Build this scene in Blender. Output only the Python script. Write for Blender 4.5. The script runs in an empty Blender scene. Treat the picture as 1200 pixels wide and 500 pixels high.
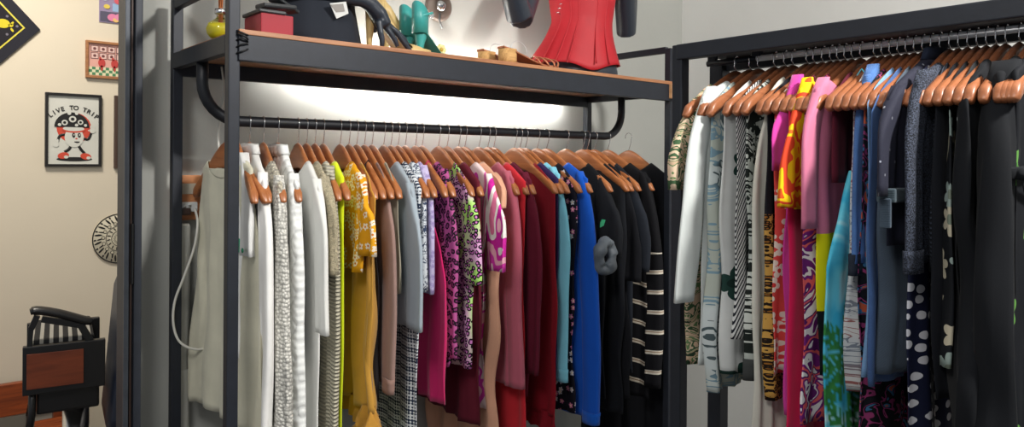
import bpy, bmesh, math, random
from mathutils import Vector, Matrix
random.seed(7)
PI = math.pi
S = bpy.context.scene
COL = S.collection
R = math.radians

# ------------------------------------------------------------------ camera
YAW = R(40.54); CY, SY = math.cos(YAW), math.sin(YAW)
CH = 1.5; F = 867.0; HZ = 190.0; ROLL = R(0.35)
cam = bpy.data.cameras.new('camera'); co = bpy.data.objects.new('camera', cam); COL.objects.link(co)
cam.sensor_width = 36; cam.lens = F / 1200 * 36; cam.shift_y = -(250 - HZ) / 1200; cam.clip_start = .02
co.matrix_world = Matrix.Translation((0, 0, CH)) @ Matrix.Rotation(-YAW, 4, 'Z') @ Matrix.Rotation(PI/2, 4, 'X') @ Matrix.Rotation(ROLL, 4, 'Z')
S.camera = co
S.view_settings.view_transform = 'Standard'; S.view_settings.look = 'None'
S.view_settings.gamma = 1; S.view_settings.use_curve_mapping = False
S.view_settings.exposure = 0.0

def ray(px):
    c = (px - 600) / F
    return CY * c + SY, -SY * c + CY
def onY(px, Y):                       # point of the vertical plane Y = const seen at column px
    a, b = ray(px); return a / b * Y
def onX(px, X):
    a, b = ray(px); return b / a * X
def dep(x, y): return SY * x + CY * y
def zat(px, py, x, y):                # height of pixel row py at ground position x, y
    return CH + (HZ + math.tan(ROLL) * (px - 600) - py) / F * dep(x, y)
def P(px, py, Y):                     # point on plane Y=const seen at pixel
    x = onY(px, Y); return Vector((x, Y, zat(px, py, x, Y)))

# ------------------------------------------------------------------ materials
def lin(c):
    c = c / 255 if c > 1 else c
    return c / 12.92 if c <= .04045 else ((c + .055) / 1.055) ** 2.4
def rgb(c): return (lin(c[0]), lin(c[1]), lin(c[2]), 1)
class NT:
    def __init__(s, name):
        s.m = bpy.data.materials.new(name); s.m.use_nodes = True
        s.t = s.m.node_tree; s.b = s.t.nodes['Principled BSDF']; s._o = None
    def n(s, ty, **k):
        nd = s.t.nodes.new(ty)
        for a, v in k.items(): setattr(nd, a, v)
        return nd
    def put(s, sock, v):
        if isinstance(v, bpy.types.NodeSocket): s.t.links.new(v, sock)
        elif isinstance(v, tuple) and len(v) == 3 and sock.type == 'RGBA': sock.default_value = rgb(v)
        else: sock.default_value = v
    def obj(s):
        if s._o is None: s._o = s.n('ShaderNodeTexCoord').outputs['Object']
        return s._o
    def math(s, op, a, b=0.0, c=None):
        nd = s.n('ShaderNodeMath', operation=op); s.put(nd.inputs[0], a); s.put(nd.inputs[1], b)
        if c is not None: s.put(nd.inputs[2], c)
        return nd.outputs[0]
    def xyz(s, v=None):
        nd = s.n('ShaderNodeSeparateXYZ'); s.put(nd.inputs[0], v or s.obj()); return nd.outputs
    def comb(s, x, y, z=0.0):
        nd = s.n('ShaderNodeCombineXYZ'); s.put(nd.inputs[0], x); s.put(nd.inputs[1], y); s.put(nd.inputs[2], z); return nd.outputs[0]
    def uv(s):                       # cloth plane coordinates (x, z)
        o = s.xyz(); return s.comb(s.math('ADD', o[0], s.math('MULTIPLY', o[1], .6)), o[2])
    def noise(s, scale, detail=2, rough=.5, dist=0.0, v=None, out=0):
        nd = s.n('ShaderNodeTexNoise'); s.put(nd.inputs['Vector'], v or s.obj())
        nd.inputs['Scale'].default_value = scale; nd.inputs['Detail'].default_value = detail
        nd.inputs['Roughness'].default_value = rough; nd.inputs['Distortion'].default_value = dist
        return nd.outputs[out]
    def vor(s, scale, v=None, feature='F1', rand=1.0, dims='3D'):
        nd = s.n('ShaderNodeTexVoronoi', feature=feature, voronoi_dimensions=dims)
        s.put(nd.inputs['Vector'], v or s.obj()); nd.inputs['Scale'].default_value = scale
        nd.inputs['Randomness'].default_value = rand; return nd.outputs
    def ramp(s, fac, stops, const=False):
        nd = s.n('ShaderNodeValToRGB'); s.put(nd.inputs[0], fac); cr = nd.color_ramp
        if const: cr.interpolation = 'CONSTANT'
        cr.elements[0].position = stops[0][0]; cr.elements[0].color = rgb(stops[0][1])
        cr.elements[1].position = stops[-1][0]; cr.elements[1].color = rgb(stops[-1][1])
        for p, c in stops[1:-1]:
            e = cr.elements.new(p); e.color = rgb(c)
        return nd.outputs[0]
    def mix(s, f, a, b):
        nd = s.n('ShaderNodeMix', data_type='RGBA'); s.put(nd.inputs[0], f); s.put(nd.inputs[6], a); s.put(nd.inputs[7], b)
        return nd.outputs[2]
    def warp(s, v, scale, amt):
        nd = s.n('ShaderNodeVectorMath', operation='MULTIPLY_ADD')
        s.put(nd.inputs[0], s.noise(scale, 2, v=v, out=1)); nd.inputs[1].default_value = (amt,) * 3; s.put(nd.inputs[2], v)
        return nd.outputs[0]
    def bump(s, h, strength=.3, dist=.002):
        nd = s.n('ShaderNodeBump'); nd.inputs['Strength'].default_value = strength; nd.inputs['Distance'].default_value = dist
        s.put(nd.inputs['Height'], h); s.t.links.new(nd.outputs[0], s.b.inputs['Normal'])
    def fin(s, col, rough=.8, metal=0.0, sheen=0.0):
        s.put(s.b.inputs['Base Color'], col); s.put(s.b.inputs['Roughness'], rough); s.put(s.b.inputs['Metallic'], metal)
        if isinstance(rough, (int, float)) and rough >= .7: s.b.inputs['Specular IOR Level'].default_value = .18
        if sheen:
            s.b.inputs['Sheen Weight'].default_value = sheen; s.b.inputs['Sheen Roughness'].default_value = .5
        return s.m
MC = {}
def cached(fn):
    def w(*a, **k):
        key = (fn.__name__, a, tuple(sorted(k.items())))
        if key not in MC: MC[key] = fn(*a, **k)
        return MC[key]
    return w
def dk(c, f): return tuple(max(0, min(255, x * f)) for x in c)

@cached
def simple(c, rough=.5, metal=0.0, var=.06, sc=8):
    m = NT('surface'); n = m.noise(sc, 4)
    return m.fin(m.mix(n, dk(c, 1 - var), dk(c, 1 + var)), rough, metal)
@cached
def metal_paint(c=(42, 47, 58)):
    c = dk(c, .8)
    m = NT('dark_painted_steel'); n = m.noise(30, 4)
    m.bump(m.noise(160, 2), .15, .0008)
    return m.fin(m.mix(n, dk(c, .85), dk(c, 1.15)), .5, .2)
@cached
def chrome(): return NT('polished_metal').fin((215, 215, 218), .22, 1.0)
@cached
def wood(c, dark, sc=14, rough=.4, axis=0):
    m = NT('wood'); o = m.xyz()
    v = m.comb(m.math('MULTIPLY', o[axis], .12), o[2 if axis != 2 else 0], o[1])
    n = m.noise(sc * 3, 5, .6, 1.2, v)
    m.bump(n, .15, .001)
    return m.fin(m.ramp(n, [(.3, dark), (.62, c)]), rough)
@cached
def glass_mat(c, rough=.05, alpha=1.0):
    m = NT('tinted_glass'); m.b.inputs['Transmission Weight'].default_value = 1.0; m.b.inputs['IOR'].default_value = 1.4
    return m.fin(c, rough)
@cached
def emit(c, st):
    m = NT('light_source'); m.b.inputs['Emission Color'].default_value = rgb(c); m.b.inputs['Emission Strength'].default_value = st
    return m.fin(c, .5)
def weave(m, st=.25):
    m.bump(m.noise(900, 1), st, .0008)
@cached
def plain(c, var=.08, rough=.85, sheen=.15, tex='weave'):
    m = NT('woven_cloth'); o = m.xyz()
    n = m.noise(14, 3)
    col = m.mix(n, dk(c, 1 - var), dk(c, 1 + var))
    if tex == 'weave': weave(m)
    elif tex == 'rib':
        w = m.math('SINE', m.math('MULTIPLY', o[0], 1100)); m.bump(w, .5, .0015)
    elif tex == 'hrib':
        w = m.math('SINE', m.math('ADD', m.math('MULTIPLY', o[2], 620), m.math('MULTIPLY', m.noise(9, 2), 6)))
        col = m.mix(m.ramp(w, [(0, (0, 0, 0)), (.6, (255, 255, 255))]), dk(c, .84), col); m.bump(w, .8, .003)
    elif tex == 'popcorn':
        d = m.vor(110, rand=.6)[0]
        col = m.mix(m.ramp(d, [(.3, (0, 0, 0)), (.75, (255, 255, 255))]), col, dk(c, .7)); m.bump(m.math('SUBTRACT', 1.0, d), 1.0, .006)
    elif tex == 'fuzzy':
        d = m.noise(120, 5, .7, 1.0)
        col = m.mix(m.ramp(d, [(.3, (0, 0, 0)), (.65, (255, 255, 255))]), dk(c, .74), dk(c, 1.1)); m.bump(d, 1.0, .008)
    elif tex == 'cable':
        a = m.math('ABSOLUTE', m.math('SINE', m.math('ADD', m.math('MULTIPLY', o[0], 95), m.math('SINE', m.math('MULTIPLY', o[2], 75)))))
        b = m.math('SINE', m.math('ADD', m.math('MULTIPLY', o[2], 300), m.math('MULTIPLY', m.math('ABSOLUTE', m.math('SINE', m.math('MULTIPLY', o[0], 95))), 3)))
        h = m.math('ADD', a, m.math('MULTIPLY', b, .22))
        col = m.mix(m.ramp(h, [(0, (0, 0, 0)), (.5, (255, 255, 255))]), dk(c, .90), col); m.bump(h, .55, .005)
    elif tex == 'tweed':
        f = m.noise(420, 2); s2 = m.math('SINE', m.math('MULTIPLY', o[2], 900))
        col = m.mix(m.ramp(f, [(.42, (0, 0, 0)), (.62, (255, 255, 255))]), dk(c, .6), dk(c, 1.7)); m.bump(f, .7, .002)
    elif tex == 'diag':
        w = m.math('SINE', m.math('MULTIPLY', m.math('ADD', o[0], o[2]), 700))
        col = m.mix(m.ramp(w, [(.3, (0, 0, 0)), (.9, (255, 255, 255))]), dk(c, .75), dk(c, 1.7)); m.bump(w, .6, .002)
    return m.fin(col, rough, 0, sheen if sum(c) > 200 else .02)
@cached
def satin(c, var=.1): 
    m = NT('satin_cloth'); n = m.noise(10, 3)
    return m.fin(m.mix(n, dk(c, 1 - var), dk(c, 1 + var)), .42, 0, .1)
@cached
def denim(c, fade=1.35):
    m = NT('denim'); o = m.xyz(); n = m.noise(5, 3, .6, .5); f = m.noise(500, 2)
    tw = m.math('SINE', m.math('MULTIPLY', m.math('ADD', o[0], o[2]), 1500))
    col = m.mix(m.ramp(n, [(.35, (0, 0, 0)), (.7, (255, 255, 255))]), c, dk(c, fade))
    col = m.mix(m.math('MULTIPLY', f, .35), col, dk(c, .6)); m.bump(m.math('ADD', f, tw), .3, .001)
    return m.fin(col, .85, 0, .1)
@cached
def leopard(bg, spot, inner, sc=38, bg2=None):
    m = NT('leopard_print'); v = m.warp(m.uv(), 40, .012)
    d = m.vor(sc, v, dims='2D')[0]; brk = m.noise(70, 1, v=m.uv())
    ring = m.math('MULTIPLY', m.math('GREATER_THAN', d, .20), m.math('LESS_THAN', d, m.math('ADD', .30, m.math('MULTIPLY', brk, .28))))
    base = bg if not bg2 else m.mix(m.ramp(m.noise(7, 1), [(.42, (0, 0, 0)), (.58, (255, 255, 255))]), bg, bg2)
    col = m.mix(m.math('LESS_THAN', d, .20), base, inner); col = m.mix(ring, col, spot); weave(m)
    return m.fin(col, .7)
@cached
def flowers(bg, pet, ctr, sc=28, keep=.35, rad=.42, n=5, pet2=None, rough=.75):
    m = NT('flower_print'); uv = m.uv(); vo = m.vor(sc, uv, rand=.8, dims='2D')
    sub = m.n('ShaderNodeVectorMath', operation='SUBTRACT')
    nd = m.n('ShaderNodeVectorMath', operation='SCALE'); m.put(nd.inputs[0], uv); nd.inputs['Scale'].default_value = 1.0
    m.put(sub.inputs[0], nd.outputs[0]); m.put(sub.inputs[1], vo['Position'])
    o = m.xyz(sub.outputs[0]); a = m.math('ARCTAN2', o[1], o[0]); d = vo['Distance']
    c = m.xyz(vo['Color'])
    lim = m.math('MULTIPLY_ADD', m.math('ABSOLUTE', m.math('COSINE', m.math('ADD', m.math('MULTIPLY', a, n / 2), m.math('MULTIPLY', c[1], 6)))), rad * .5, rad * .5)
    msk = m.math('MULTIPLY', m.math('LESS_THAN', d, lim), m.math('GREATER_THAN', c[0], keep))
    ctrm = m.math('MULTIPLY', m.math('LESS_THAN', d, rad * .3), msk)
    pc = pet if not pet2 else m.mix(m.math('GREATER_THAN', c[2], .5), pet, pet2)
    col = m.mix(msk, m.mix(m.noise(12), dk(bg, .92), dk(bg, 1.08)), pc); col = m.mix(ctrm, col, ctr); weave(m)
    return m.fin(col, rough)
@cached
def blotch(cols, sc=14, dist=2.5, detail=1.5, stretch=1.0, rough=.75):
    """organic print: flat colours in flowing patches"""
    m = NT('painterly_print'); o = m.xyz(); v = m.comb(m.math('ADD', o[0], m.math('MULTIPLY', o[1], .6)), m.math('MULTIPLY', o[2], stretch))
    n = m.noise(sc, detail, .55, dist, v)
    k = len(cols); st = [(0.0, cols[0])] + [(.34 + .32 * i / (k - 1), cols[i]) for i in range(1, k)]
    weave(m); return m.fin(m.ramp(n, st, True), rough)
@cached
def lines(bg, ink, sc=30, thr=.05, bg2=None, ink2=None):
    """line-drawn foliage: thin iso-lines of a warped noise"""
    m = NT('drawn_foliage_print'); uv = m.uv(); n = m.noise(sc, 2, .6, 1.5, uv); n2 = m.noise(sc * .35, 1, v=uv)
    fr = m.math('ABSOLUTE', m.math('SUBTRACT', m.math('FRACT', m.math('MULTIPLY', n, 5)), .5))
    base = bg if not bg2 else m.mix(m.ramp(n2, [(.45, (0, 0, 0)), (.55, (255, 255, 255))]), bg, bg2)
    ic = ink if not ink2 else m.mix(m.ramp(n2, [(.45, (0, 0, 0)), (.5, (255, 255, 255))]), ink2, ink)
    weave(m); return m.fin(m.mix(m.math('LESS_THAN', fr, thr), base, ic), .75)
@cached
def stripes(cols, period=.03, ang=0.0, axis='z', zig=0.0, rough=.8, top=None):
    """cols: [(width fraction start, colour)]"""
    m = NT('striped_cloth'); o = m.xyz()
    t = o[2] if axis == 'z' else o[0]; u = o[0] if axis == 'z' else o[2]
    t = m.math('ADD', t, m.math('MULTIPLY', u, math.tan(ang)))
    if zig: t = m.math('ADD', t, m.math('MULTIPLY', m.math('PINGPONG', u, zig), 1.0))
    fr = m.math('FRACT', m.math('MULTIPLY', t, 1 / period)); weave(m)
    if top is not None: fr = m.math('MULTIPLY', fr, m.math('LESS_THAN', o[2], top))
    return m.fin(m.ramp(fr, list(cols) + ([(1.0, cols[-1][1])] if cols[-1][0] < 1 else []), True), rough)
@cached
def geo(bg, ink):
    m = NT('geometric_print'); o = m.xyz()
    a = m.math('SINE', m.math('MULTIPLY', m.math('ADD', o[0], o[2]), 330)); b = m.math('SINE', m.math('MULTIPLY', m.math('SUBTRACT', o[0], o[2]), 330))
    c = m.math('SINE', m.math('MULTIPLY', o[2], 210))
    w = m.math('ADD', m.math('MULTIPLY', a, b), m.math('MULTIPLY', c, .35)); weave(m)
    return m.fin(m.mix(m.math('GREATER_THAN', w, .05), bg, ink), .8)
@cached
def polka(bg, dot, sc=24, rad=.3):
    m = NT('polka_dot_cloth'); vo = m.vor(sc, m.uv(), rand=.55, dims='2D'); weave(m)
    return m.fin(m.mix(m.math('LESS_THAN', vo[0], rad), bg, dot), .7)
@cached
def sequin(bg, dot, sc=60, keep=.75):
    m = NT('sequinned_cloth'); vo = m.vor(sc, rand=1); c = m.xyz(vo['Color'])
    k = m.math('MULTIPLY', m.math('LESS_THAN', vo[0], .2), m.math('GREATER_THAN', c[0], keep))
    m.fin(m.mix(k, bg, dot), m.math('MULTIPLY_ADD', k, -.6, .85), m.math('MULTIPLY', k, .6)); weave(m, .4)
    return m.m
@cached
def blocks(cols, mats_noise=.05):
    """cols: ((z_top, colour), ...) from the hem upwards, hard edges in height below the rail"""
    m = NT('colour_block_cloth'); o = m.xyz(); t = m.math('MULTIPLY_ADD', o[2], 1 / 1.4, 1.0)
    st = [(0.0, cols[0][1])]
    for i in range(1, len(cols)): st.append((1 + cols[i - 1][0] / 1.4, cols[i][1]))
    st.append((1.0, cols[-1][1])); weave(m)
    return m.fin(m.ramp(t, st, True), .8)
@cached
def blockmix(z, lowfn, highc):
    """patterned cloth (built by key) under plain yoke above z"""
    m = NT('two_part_cloth'); o = m.xyz(); v = m.warp(m.uv(), 40, .012)
    d = m.vor(110, v, dims='2D')[0]; brk = m.noise(70, 1, v=m.uv())
    ring = m.math('MULTIPLY', m.math('GREATER_THAN', d, .18), m.math('LESS_THAN', d, m.math('ADD', .30, m.math('MULTIPLY', brk, .3))))
    col = m.mix(m.math('LESS_THAN', d, .18), (196, 150, 74), (142, 92, 36)); col = m.mix(ring, col, (34, 24, 18))
    weave(m); return m.fin(m.mix(m.math('GREATER_THAN', o[2], z), col, highc), .8)
@cached
def palm_mat():
    m = NT('palm_print'); at = m.n('ShaderNodeAttribute', attribute_name='print_mask')
    n = m.noise(6, 3, .6, 1.0); n2 = m.noise(60, 2)
    sky = m.ramp(n, [(.42, (60, 178, 214)), (.55, (110, 208, 228)), (.68, (226, 240, 238))])
    green = m.mix(n2, (16, 92, 58), (74, 158, 74)); weave(m)
    return m.fin(m.mix(at.outputs['Fac'], sky, green), .75)

# ------------------------------------------------------------------ mesh builder
class MB:
    def __init__(s): s.v = []; s.f = []; s.m = []; s.sm = []; s.mats = []
    def mi(s, m):
        if m is None: return 0
        if m not in s.mats: s.mats.append(m)
        return s.mats.index(m)
    def add(s, vs, fs, m=None, smooth=False):
        o = len(s.v); s.v += [Vector(p) for p in vs]; k = s.mi(m)
        for f in fs: s.f.append([i + o for i in f]); s.m.append(k); s.sm.append(smooth)
    def box(s, a, b, m=None, bev=0.0):
        x0, y0, z0 = [min(a[i], b[i]) for i in range(3)]; x1, y1, z1 = [max(a[i], b[i]) for i in range(3)]
        if bev <= 0:
            s.add([(x, y, z) for z in (z0, z1) for x, y in ((x0, y0), (x1, y0), (x1, y1), (x0, y1))],
                  [(0, 3, 2, 1), (4, 5, 6, 7), (0, 1, 5, 4), (1, 2, 6, 5), (2, 3, 7, 6), (3, 0, 4, 7)], m); return
        bm = bmesh.new(); bmesh.ops.create_cube(bm, size=1)
        bmesh.ops.scale(bm, vec=(x1 - x0, y1 - y0, z1 - z0), verts=bm.verts)
        bmesh.ops.bevel(bm, geom=bm.edges[:] , offset=bev, segments=2, affect='EDGES', profile=.6)
        bmesh.ops.translate(bm, vec=((x0 + x1) / 2, (y0 + y1) / 2, (z0 + z1) / 2), verts=bm.verts)
        bm.verts.index_update(); s.add([v.co.copy() for v in bm.verts], [[v.index for v in f.verts] for f in bm.faces], m); bm.free()
    def beam(s, p, q, w, h, m=None, bev=.002):      # box beam between two points; w horizontal, h along the other axis
        p, q = Vector(p), Vector(q); d = (q - p); L = d.length; d.normalize()
        up = Vector((0, 0, 1)) if abs(d.z) < .9 else Vector((0, 1, 0))
        sd = d.cross(up).normalized(); up = sd.cross(d)
        b = MB(); b.box((-w / 2, 0, -h / 2), (w / 2, L, h / 2), m, bev)
        s.add([p + sd * v.x + d * v.y + up * v.z for v in b.v], b.f, m)
    def tube(s, pts, r, m=None, n=10, caps=True, ry=None, closed=False):
        pts = [Vector(p) for p in pts]; k = len(pts); rs = r if isinstance(r, (list, tuple)) else [r] * k
        rys = ry if isinstance(ry, (list, tuple)) else ([ry] * k if ry else rs)
        vs = []; prev = None
        for i, p in enumerate(pts):
            if closed: t = pts[(i + 1) % k] - pts[i - 1]
            else: t = pts[min(i + 1, k - 1)] - pts[max(i - 1, 0)]
            t = t.normalized() if t.length > 1e-9 else Vector((0, 0, 1))
            if prev is None:
                a = Vector((0, 1, 0)) if abs(t.y) < .9 else Vector((1, 0, 0))
                nrm = (a - t * a.dot(t)).normalized()
            else: nrm = (prev - t * prev.dot(t)).normalized()
            prev = nrm; bn = t.cross(nrm)
            for j in range(n):
                a = 2 * PI * j / n; vs.append(p + nrm * math.cos(a) * rys[i] + bn * math.sin(a) * rs[i])
        fs = []
        for i in range(k if closed else k - 1):
            for j in range(n):
                a, b = i * n + j, i * n + (j + 1) % n; i2 = (i + 1) % k
                fs.append((a, b, i2 * n + (j + 1) % n, i2 * n + j))
        if caps and not closed: fs.append(list(range(n - 1, -1, -1))); fs.append([(k - 1) * n + j for j in range(n)])
        s.add(vs, fs, m, True)
    def lathe(s, prof, c, m=None, n=24, axis='z'):
        vs = []; fs = []
        for r_, h in prof:
            for j in range(n):
                a = 2 * PI * j / n
                p = (r_ * math.cos(a), r_ * math.sin(a), h) if axis == 'z' else ((r_ * math.cos(a), h, r_ * math.sin(a)) if axis == 'y' else (h, r_ * math.cos(a), r_ * math.sin(a)))
                vs.append(Vector(c) + Vector(p))
        for i in range(len(prof) - 1):
            for j in range(n): fs.append((i * n + j, i * n + (j + 1) % n, (i + 1) * n + (j + 1) % n, (i + 1) * n + j))
        fs.append(list(range(n))[::-1]); fs.append([(len(prof) - 1) * n + j for j in range(n)])
        s.add(vs, fs, m, True)
    def loft(s, rings, m=None, caps=(True, True), smooth=True):
        n = len(rings[0]); vs = [p for r_ in rings for p in r_]; fs = []
        for i in range(len(rings) - 1):
            for j in range(n): fs.append((i * n + j, i * n + (j + 1) % n, (i + 1) * n + (j + 1) % n, (i + 1) * n + j))
        if caps[0]: fs.append(list(range(n))[::-1])
        if caps[1]: fs.append([(len(rings) - 1) * n + j for j in range(n)])
        s.add(vs, fs, m, smooth)
    def plate(s, poly, y, th, m=None):               # polygon in the XZ plane, front face at y, facing -Y
        n = len(poly); vs = [(x, y, z) for x, z in poly] + [(x, y + th, z) for x, z in poly]
        s.add(vs, [list(range(n))[::-1], [n + j for j in range(n)]] + [(j, (j + 1) % n, n + (j + 1) % n, n + j) for j in range(n)], m)
    def ell(s, cx, cz, rx, rz, y, th, m=None, n=20, rot=0.0, a0=0.0, a1=2 * PI):
        k = n if a1 - a0 > 6.28 else n + 1
        pts = []
        for j in range(k):
            a = a0 + (a1 - a0) * j / n; x, z = rx * math.cos(a), rz * math.sin(a)
            pts.append((cx + x * math.cos(rot) - z * math.sin(rot), cz + x * math.sin(rot) + z * math.cos(rot)))
        s.plate(pts, y, th, m)
    def build(s, name, parent=None, mat=None, local=False, mods=None, off=None):
        me = bpy.data.meshes.new(name)
        q = parent
        while q is not None and q.parent: q = q.parent
        o = Vector(off) if off else (Vector((0, 0, 0)) if (local or q is None or 'base' not in q) else Vector(q['base']))
        me.from_pydata([tuple(v - o) for v in s.v], [], s.f)
        mats = s.mats or [mat]
        for x in mats: me.materials.append(x)
        if mat and not s.mats: pass
        for p, k, sm in zip(me.polygons, s.m, s.sm): p.material_index = k; p.use_smooth = sm
        bm = bmesh.new(); bm.from_mesh(me); bmesh.ops.recalc_face_normals(bm, faces=bm.faces); bm.to_mesh(bm and me); bm.free()
        ob = bpy.data.objects.new(name, me); COL.objects.link(ob)
        if off: ob.location = off
        if parent: ob.parent = parent
        for md in (mods or []):
            x = ob.modifiers.new(md[0], md[0])
            for a, v in md[1].items(): setattr(x, a, v)
        return ob
def thing(name, label, cat, base=(0, 0, 0), group=None):
    o = bpy.data.objects.new(name, None); COL.objects.link(o); o.location = base; o.empty_display_size = .05
    o['base'] = list(base); o['label'] = label; o['category'] = cat
    if group: o['group'] = group
    return o
def tag(o, label, cat, group=None):
    o['label'] = label; o['category'] = cat
    if group: o['group'] = group
    return o
def struct(o): o['kind'] = 'structure'; return o
def box_obj(name, a, b, m, parent=None, bev=.002):
    mb = MB(); mb.box(a, b, m, bev); return mb.build(name, parent)

# ------------------------------------------------------------------ setting
WY = 2.27; WX = 3.06; FY = 4.2; CEIL = 3.1
@cached
def wall_mat(c, var=.05):
    m = NT('painted_plaster'); n = m.noise(1.6, 5, .6); n2 = m.noise(90, 3)
    m.bump(m.math('ADD', n2, m.math('MULTIPLY', m.noise(6, 3), 2)), .12, .002)
    return m.fin(m.mix(n, dk(c, 1 - var), dk(c, 1 + var)), .75)
grey = wall_mat((172, 173, 168)); cream = wall_mat((224, 213, 193), .03)
struct(box_obj('wall_back', (.53, WY, 0), (WX + .1, WY + .1, CEIL), grey, bev=0))
struct(box_obj('wall_right', (WX, -2.5, 0), (WX + .1, WY, CEIL), wall_mat((196, 196, 193)), bev=0))
struct(box_obj('wall_far', (-2.2, FY, 0), (3.2, FY + .1, CEIL), cream, bev=0))
m = NT('dark_floor_tile'); br = m.n('ShaderNodeTexBrick'); m.put(br.inputs['Vector'], m.obj()); br.inputs['Scale'].default_value = 2.2
br.offset = 0; br.inputs['Color1'].default_value = rgb((74, 68, 62)); br.inputs['Color2'].default_value = rgb((82, 75, 68)); br.inputs['Mortar'].default_value = rgb((50, 46, 42))
br.inputs['Mortar Size'].default_value = .008; br.inputs['Brick Width'].default_value = 1; br.inputs['Row Height'].default_value = 1
floor_m = m.fin(br.outputs[0], .45)
struct(box_obj('floor', (-2.2, -2.5, -.1), (3.3, FY + .1, 0), floor_m, bev=0))
struct(box_obj('ceiling', (-2.2, -2.5, CEIL), (3.3, FY + .1, CEIL + .1), wall_mat((225, 224, 220)), bev=0))
steel = metal_paint((52, 57, 68)); steel_l = metal_paint((92, 98, 108))
# door frame: a steel post with a raised channel
mb = MB(); mb.box((.500, 2.165, 0), (.534, 2.262, CEIL), steel, .003)
mb.box((.494, 2.156, 0), (.506, 2.167, CEIL), steel_l, .002); mb.box((.517, 2.150, 0), (.536, 2.167, CEIL), steel, .003)
mb.box((.509, 2.159, 0), (.514, 2.166, CEIL), metal_paint((64, 44, 36)), .001)
o = struct(mb.build('trim_1'))
mb = MB(); zz = 1.30; mb.box((.510, 2.146, zz - .13), (.515, 2.160, zz + .03), simple((14, 14, 16)), .001)
mb.build('strike_plate', o)

# ------------------------------------------------------------------ left rack
FR, BK = 1.767, 2.2; XL, XR_ = .632, 2.305; ZS = 1.805; YR = 2.0; ZR = 1.606
rackm = metal_paint((40, 45, 56))
rk = thing('clothes_rack', 'dark steel clothes rack with wood shelf on top standing along the back wall', 'rack', (XL, FR, 0))
def post(x, y, z1, nm='post'): 
    mb = MB(); mb.box((x - .0135, y - .0135, 0.0), (x + .0135, y + .0135, z1), rackm, .0025); return mb.build(nm, rk)
post(XL + .004, FR, ZS + .15); post(XL + .004, BK, ZS + .15); post(XR_, FR, ZS + .135); post(XR_, BK, ZS + .135)
for nm, y in (('front_beam', FR - .008), ('back_beam', BK)):
    mb = MB(); mb.box((XL + .012, y - .012, ZS - .068), (XR_ - .008, y + .012, ZS - .006), rackm, .002); mb.build(nm, rk)
for x in (XL, XR_ - .004):
    mb = MB(); mb.box((x - .01, FR + .012, ZS - .05), (x + .012, BK - .012, ZS - .006), rackm, .002); mb.build('end_beam', rk)
    mb = MB(); mb.box((x - .008, FR + .012, ZS + .118), (x + .012, BK - .012, ZS + .142), rackm, .002); mb.build('end_guard_rail', rk)
copper = wood((176, 122, 84), (132, 84, 54), 10, .45)
mb = MB(); mb.box((XL + .012, FR - .022, ZS - .006), (XR_ + .002, BK + .012, ZS + .006), copper, .0015)
mb.box((XL + .014, FR + .006, ZS - .026), (XR_ - .014, BK - .014, ZS - .006), wood((170, 130, 98), (136, 98, 70), 10, .5), 0); mb.build('shelf_board', rk)
rot = [Vector((XL + .055 - .055 * math.cos(a) if False else 0, 0, 0)) for a in ()]
pts = [(XL + .01, YR, ZS - .04), (XL + .01, YR, ZR + .10)]
for i in range(1, 9): a = PI / 2 * i / 8; pts.append((XL + .01 + .10 * (1 - math.cos(a)), YR, ZR + .10 - .10 * math.sin(a)))
for i in range(1, 12): pts.append((XL + .11 + (XR_ - XL - .22) * i / 12, YR, ZR))
for i in range(0, 9): a = PI / 2 * (1 - i / 8); pts.append((XR_ - .01 - .10 * (1 - math.cos(a)), YR, ZR + .10 - .10 * math.sin(a)))
pts.append((XR_ - .01, YR, ZS - .04))
mb = MB(); mb.tube(pts, .0150, metal_paint((26, 30, 38)), 14); mb.build('hanging_rail', rk)
mb = MB()
for i in range(5):
    z = ZS - .045 + .011 * i; ring = [(XL + .022 + .013 * math.cos(a), FR - .012 + .016 * math.sin(a), z + .006 * math.cos(a * 1 + i)) for a in [2 * PI * k / 12 for k in range(12)]]
    mb.tube(ring, .0022, metal_paint((24, 26, 30)), 6, closed=True)
mb.build('cable_tie', rk)
mb = MB(); mb.box((XR_ - .03, FR - .034, ZS - .06), (XR_ + .016, FR - .02, ZS - .004), wood((196, 150, 108), (160, 112, 74), 10, .6), .002)
mb.tube([(XR_ - .007, FR - .036, ZS - .035), (XR_ - .007, FR - .0335, ZS - .035)], .004, chrome(), 8); mb.build('wooden_end_cap', rk)
LX1 = XR_ - .11
for k, (pa, pb, st) in enumerate(((300, 345, 7), (345, 390, 22), (390, 430, 50), (430, 0, 85))):
    mb = MB(); xa = onY(pa, 2.235); xb_ = onY(pb, 2.235) if pb else LX1
    mb.box((xa, 2.222, ZS - .055), (xb_, 2.236, ZS - .045), emit((255, 253, 248), st), .001); mb.build('light_strip', rk)
mb = MB(); mb.box((onY(345, 2.235), 2.222, ZS + .012), (LX1 - .35, 2.236, ZS + .02), emit((255, 253, 248), 75), .001)
mb.build('light_strip', rk)

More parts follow.
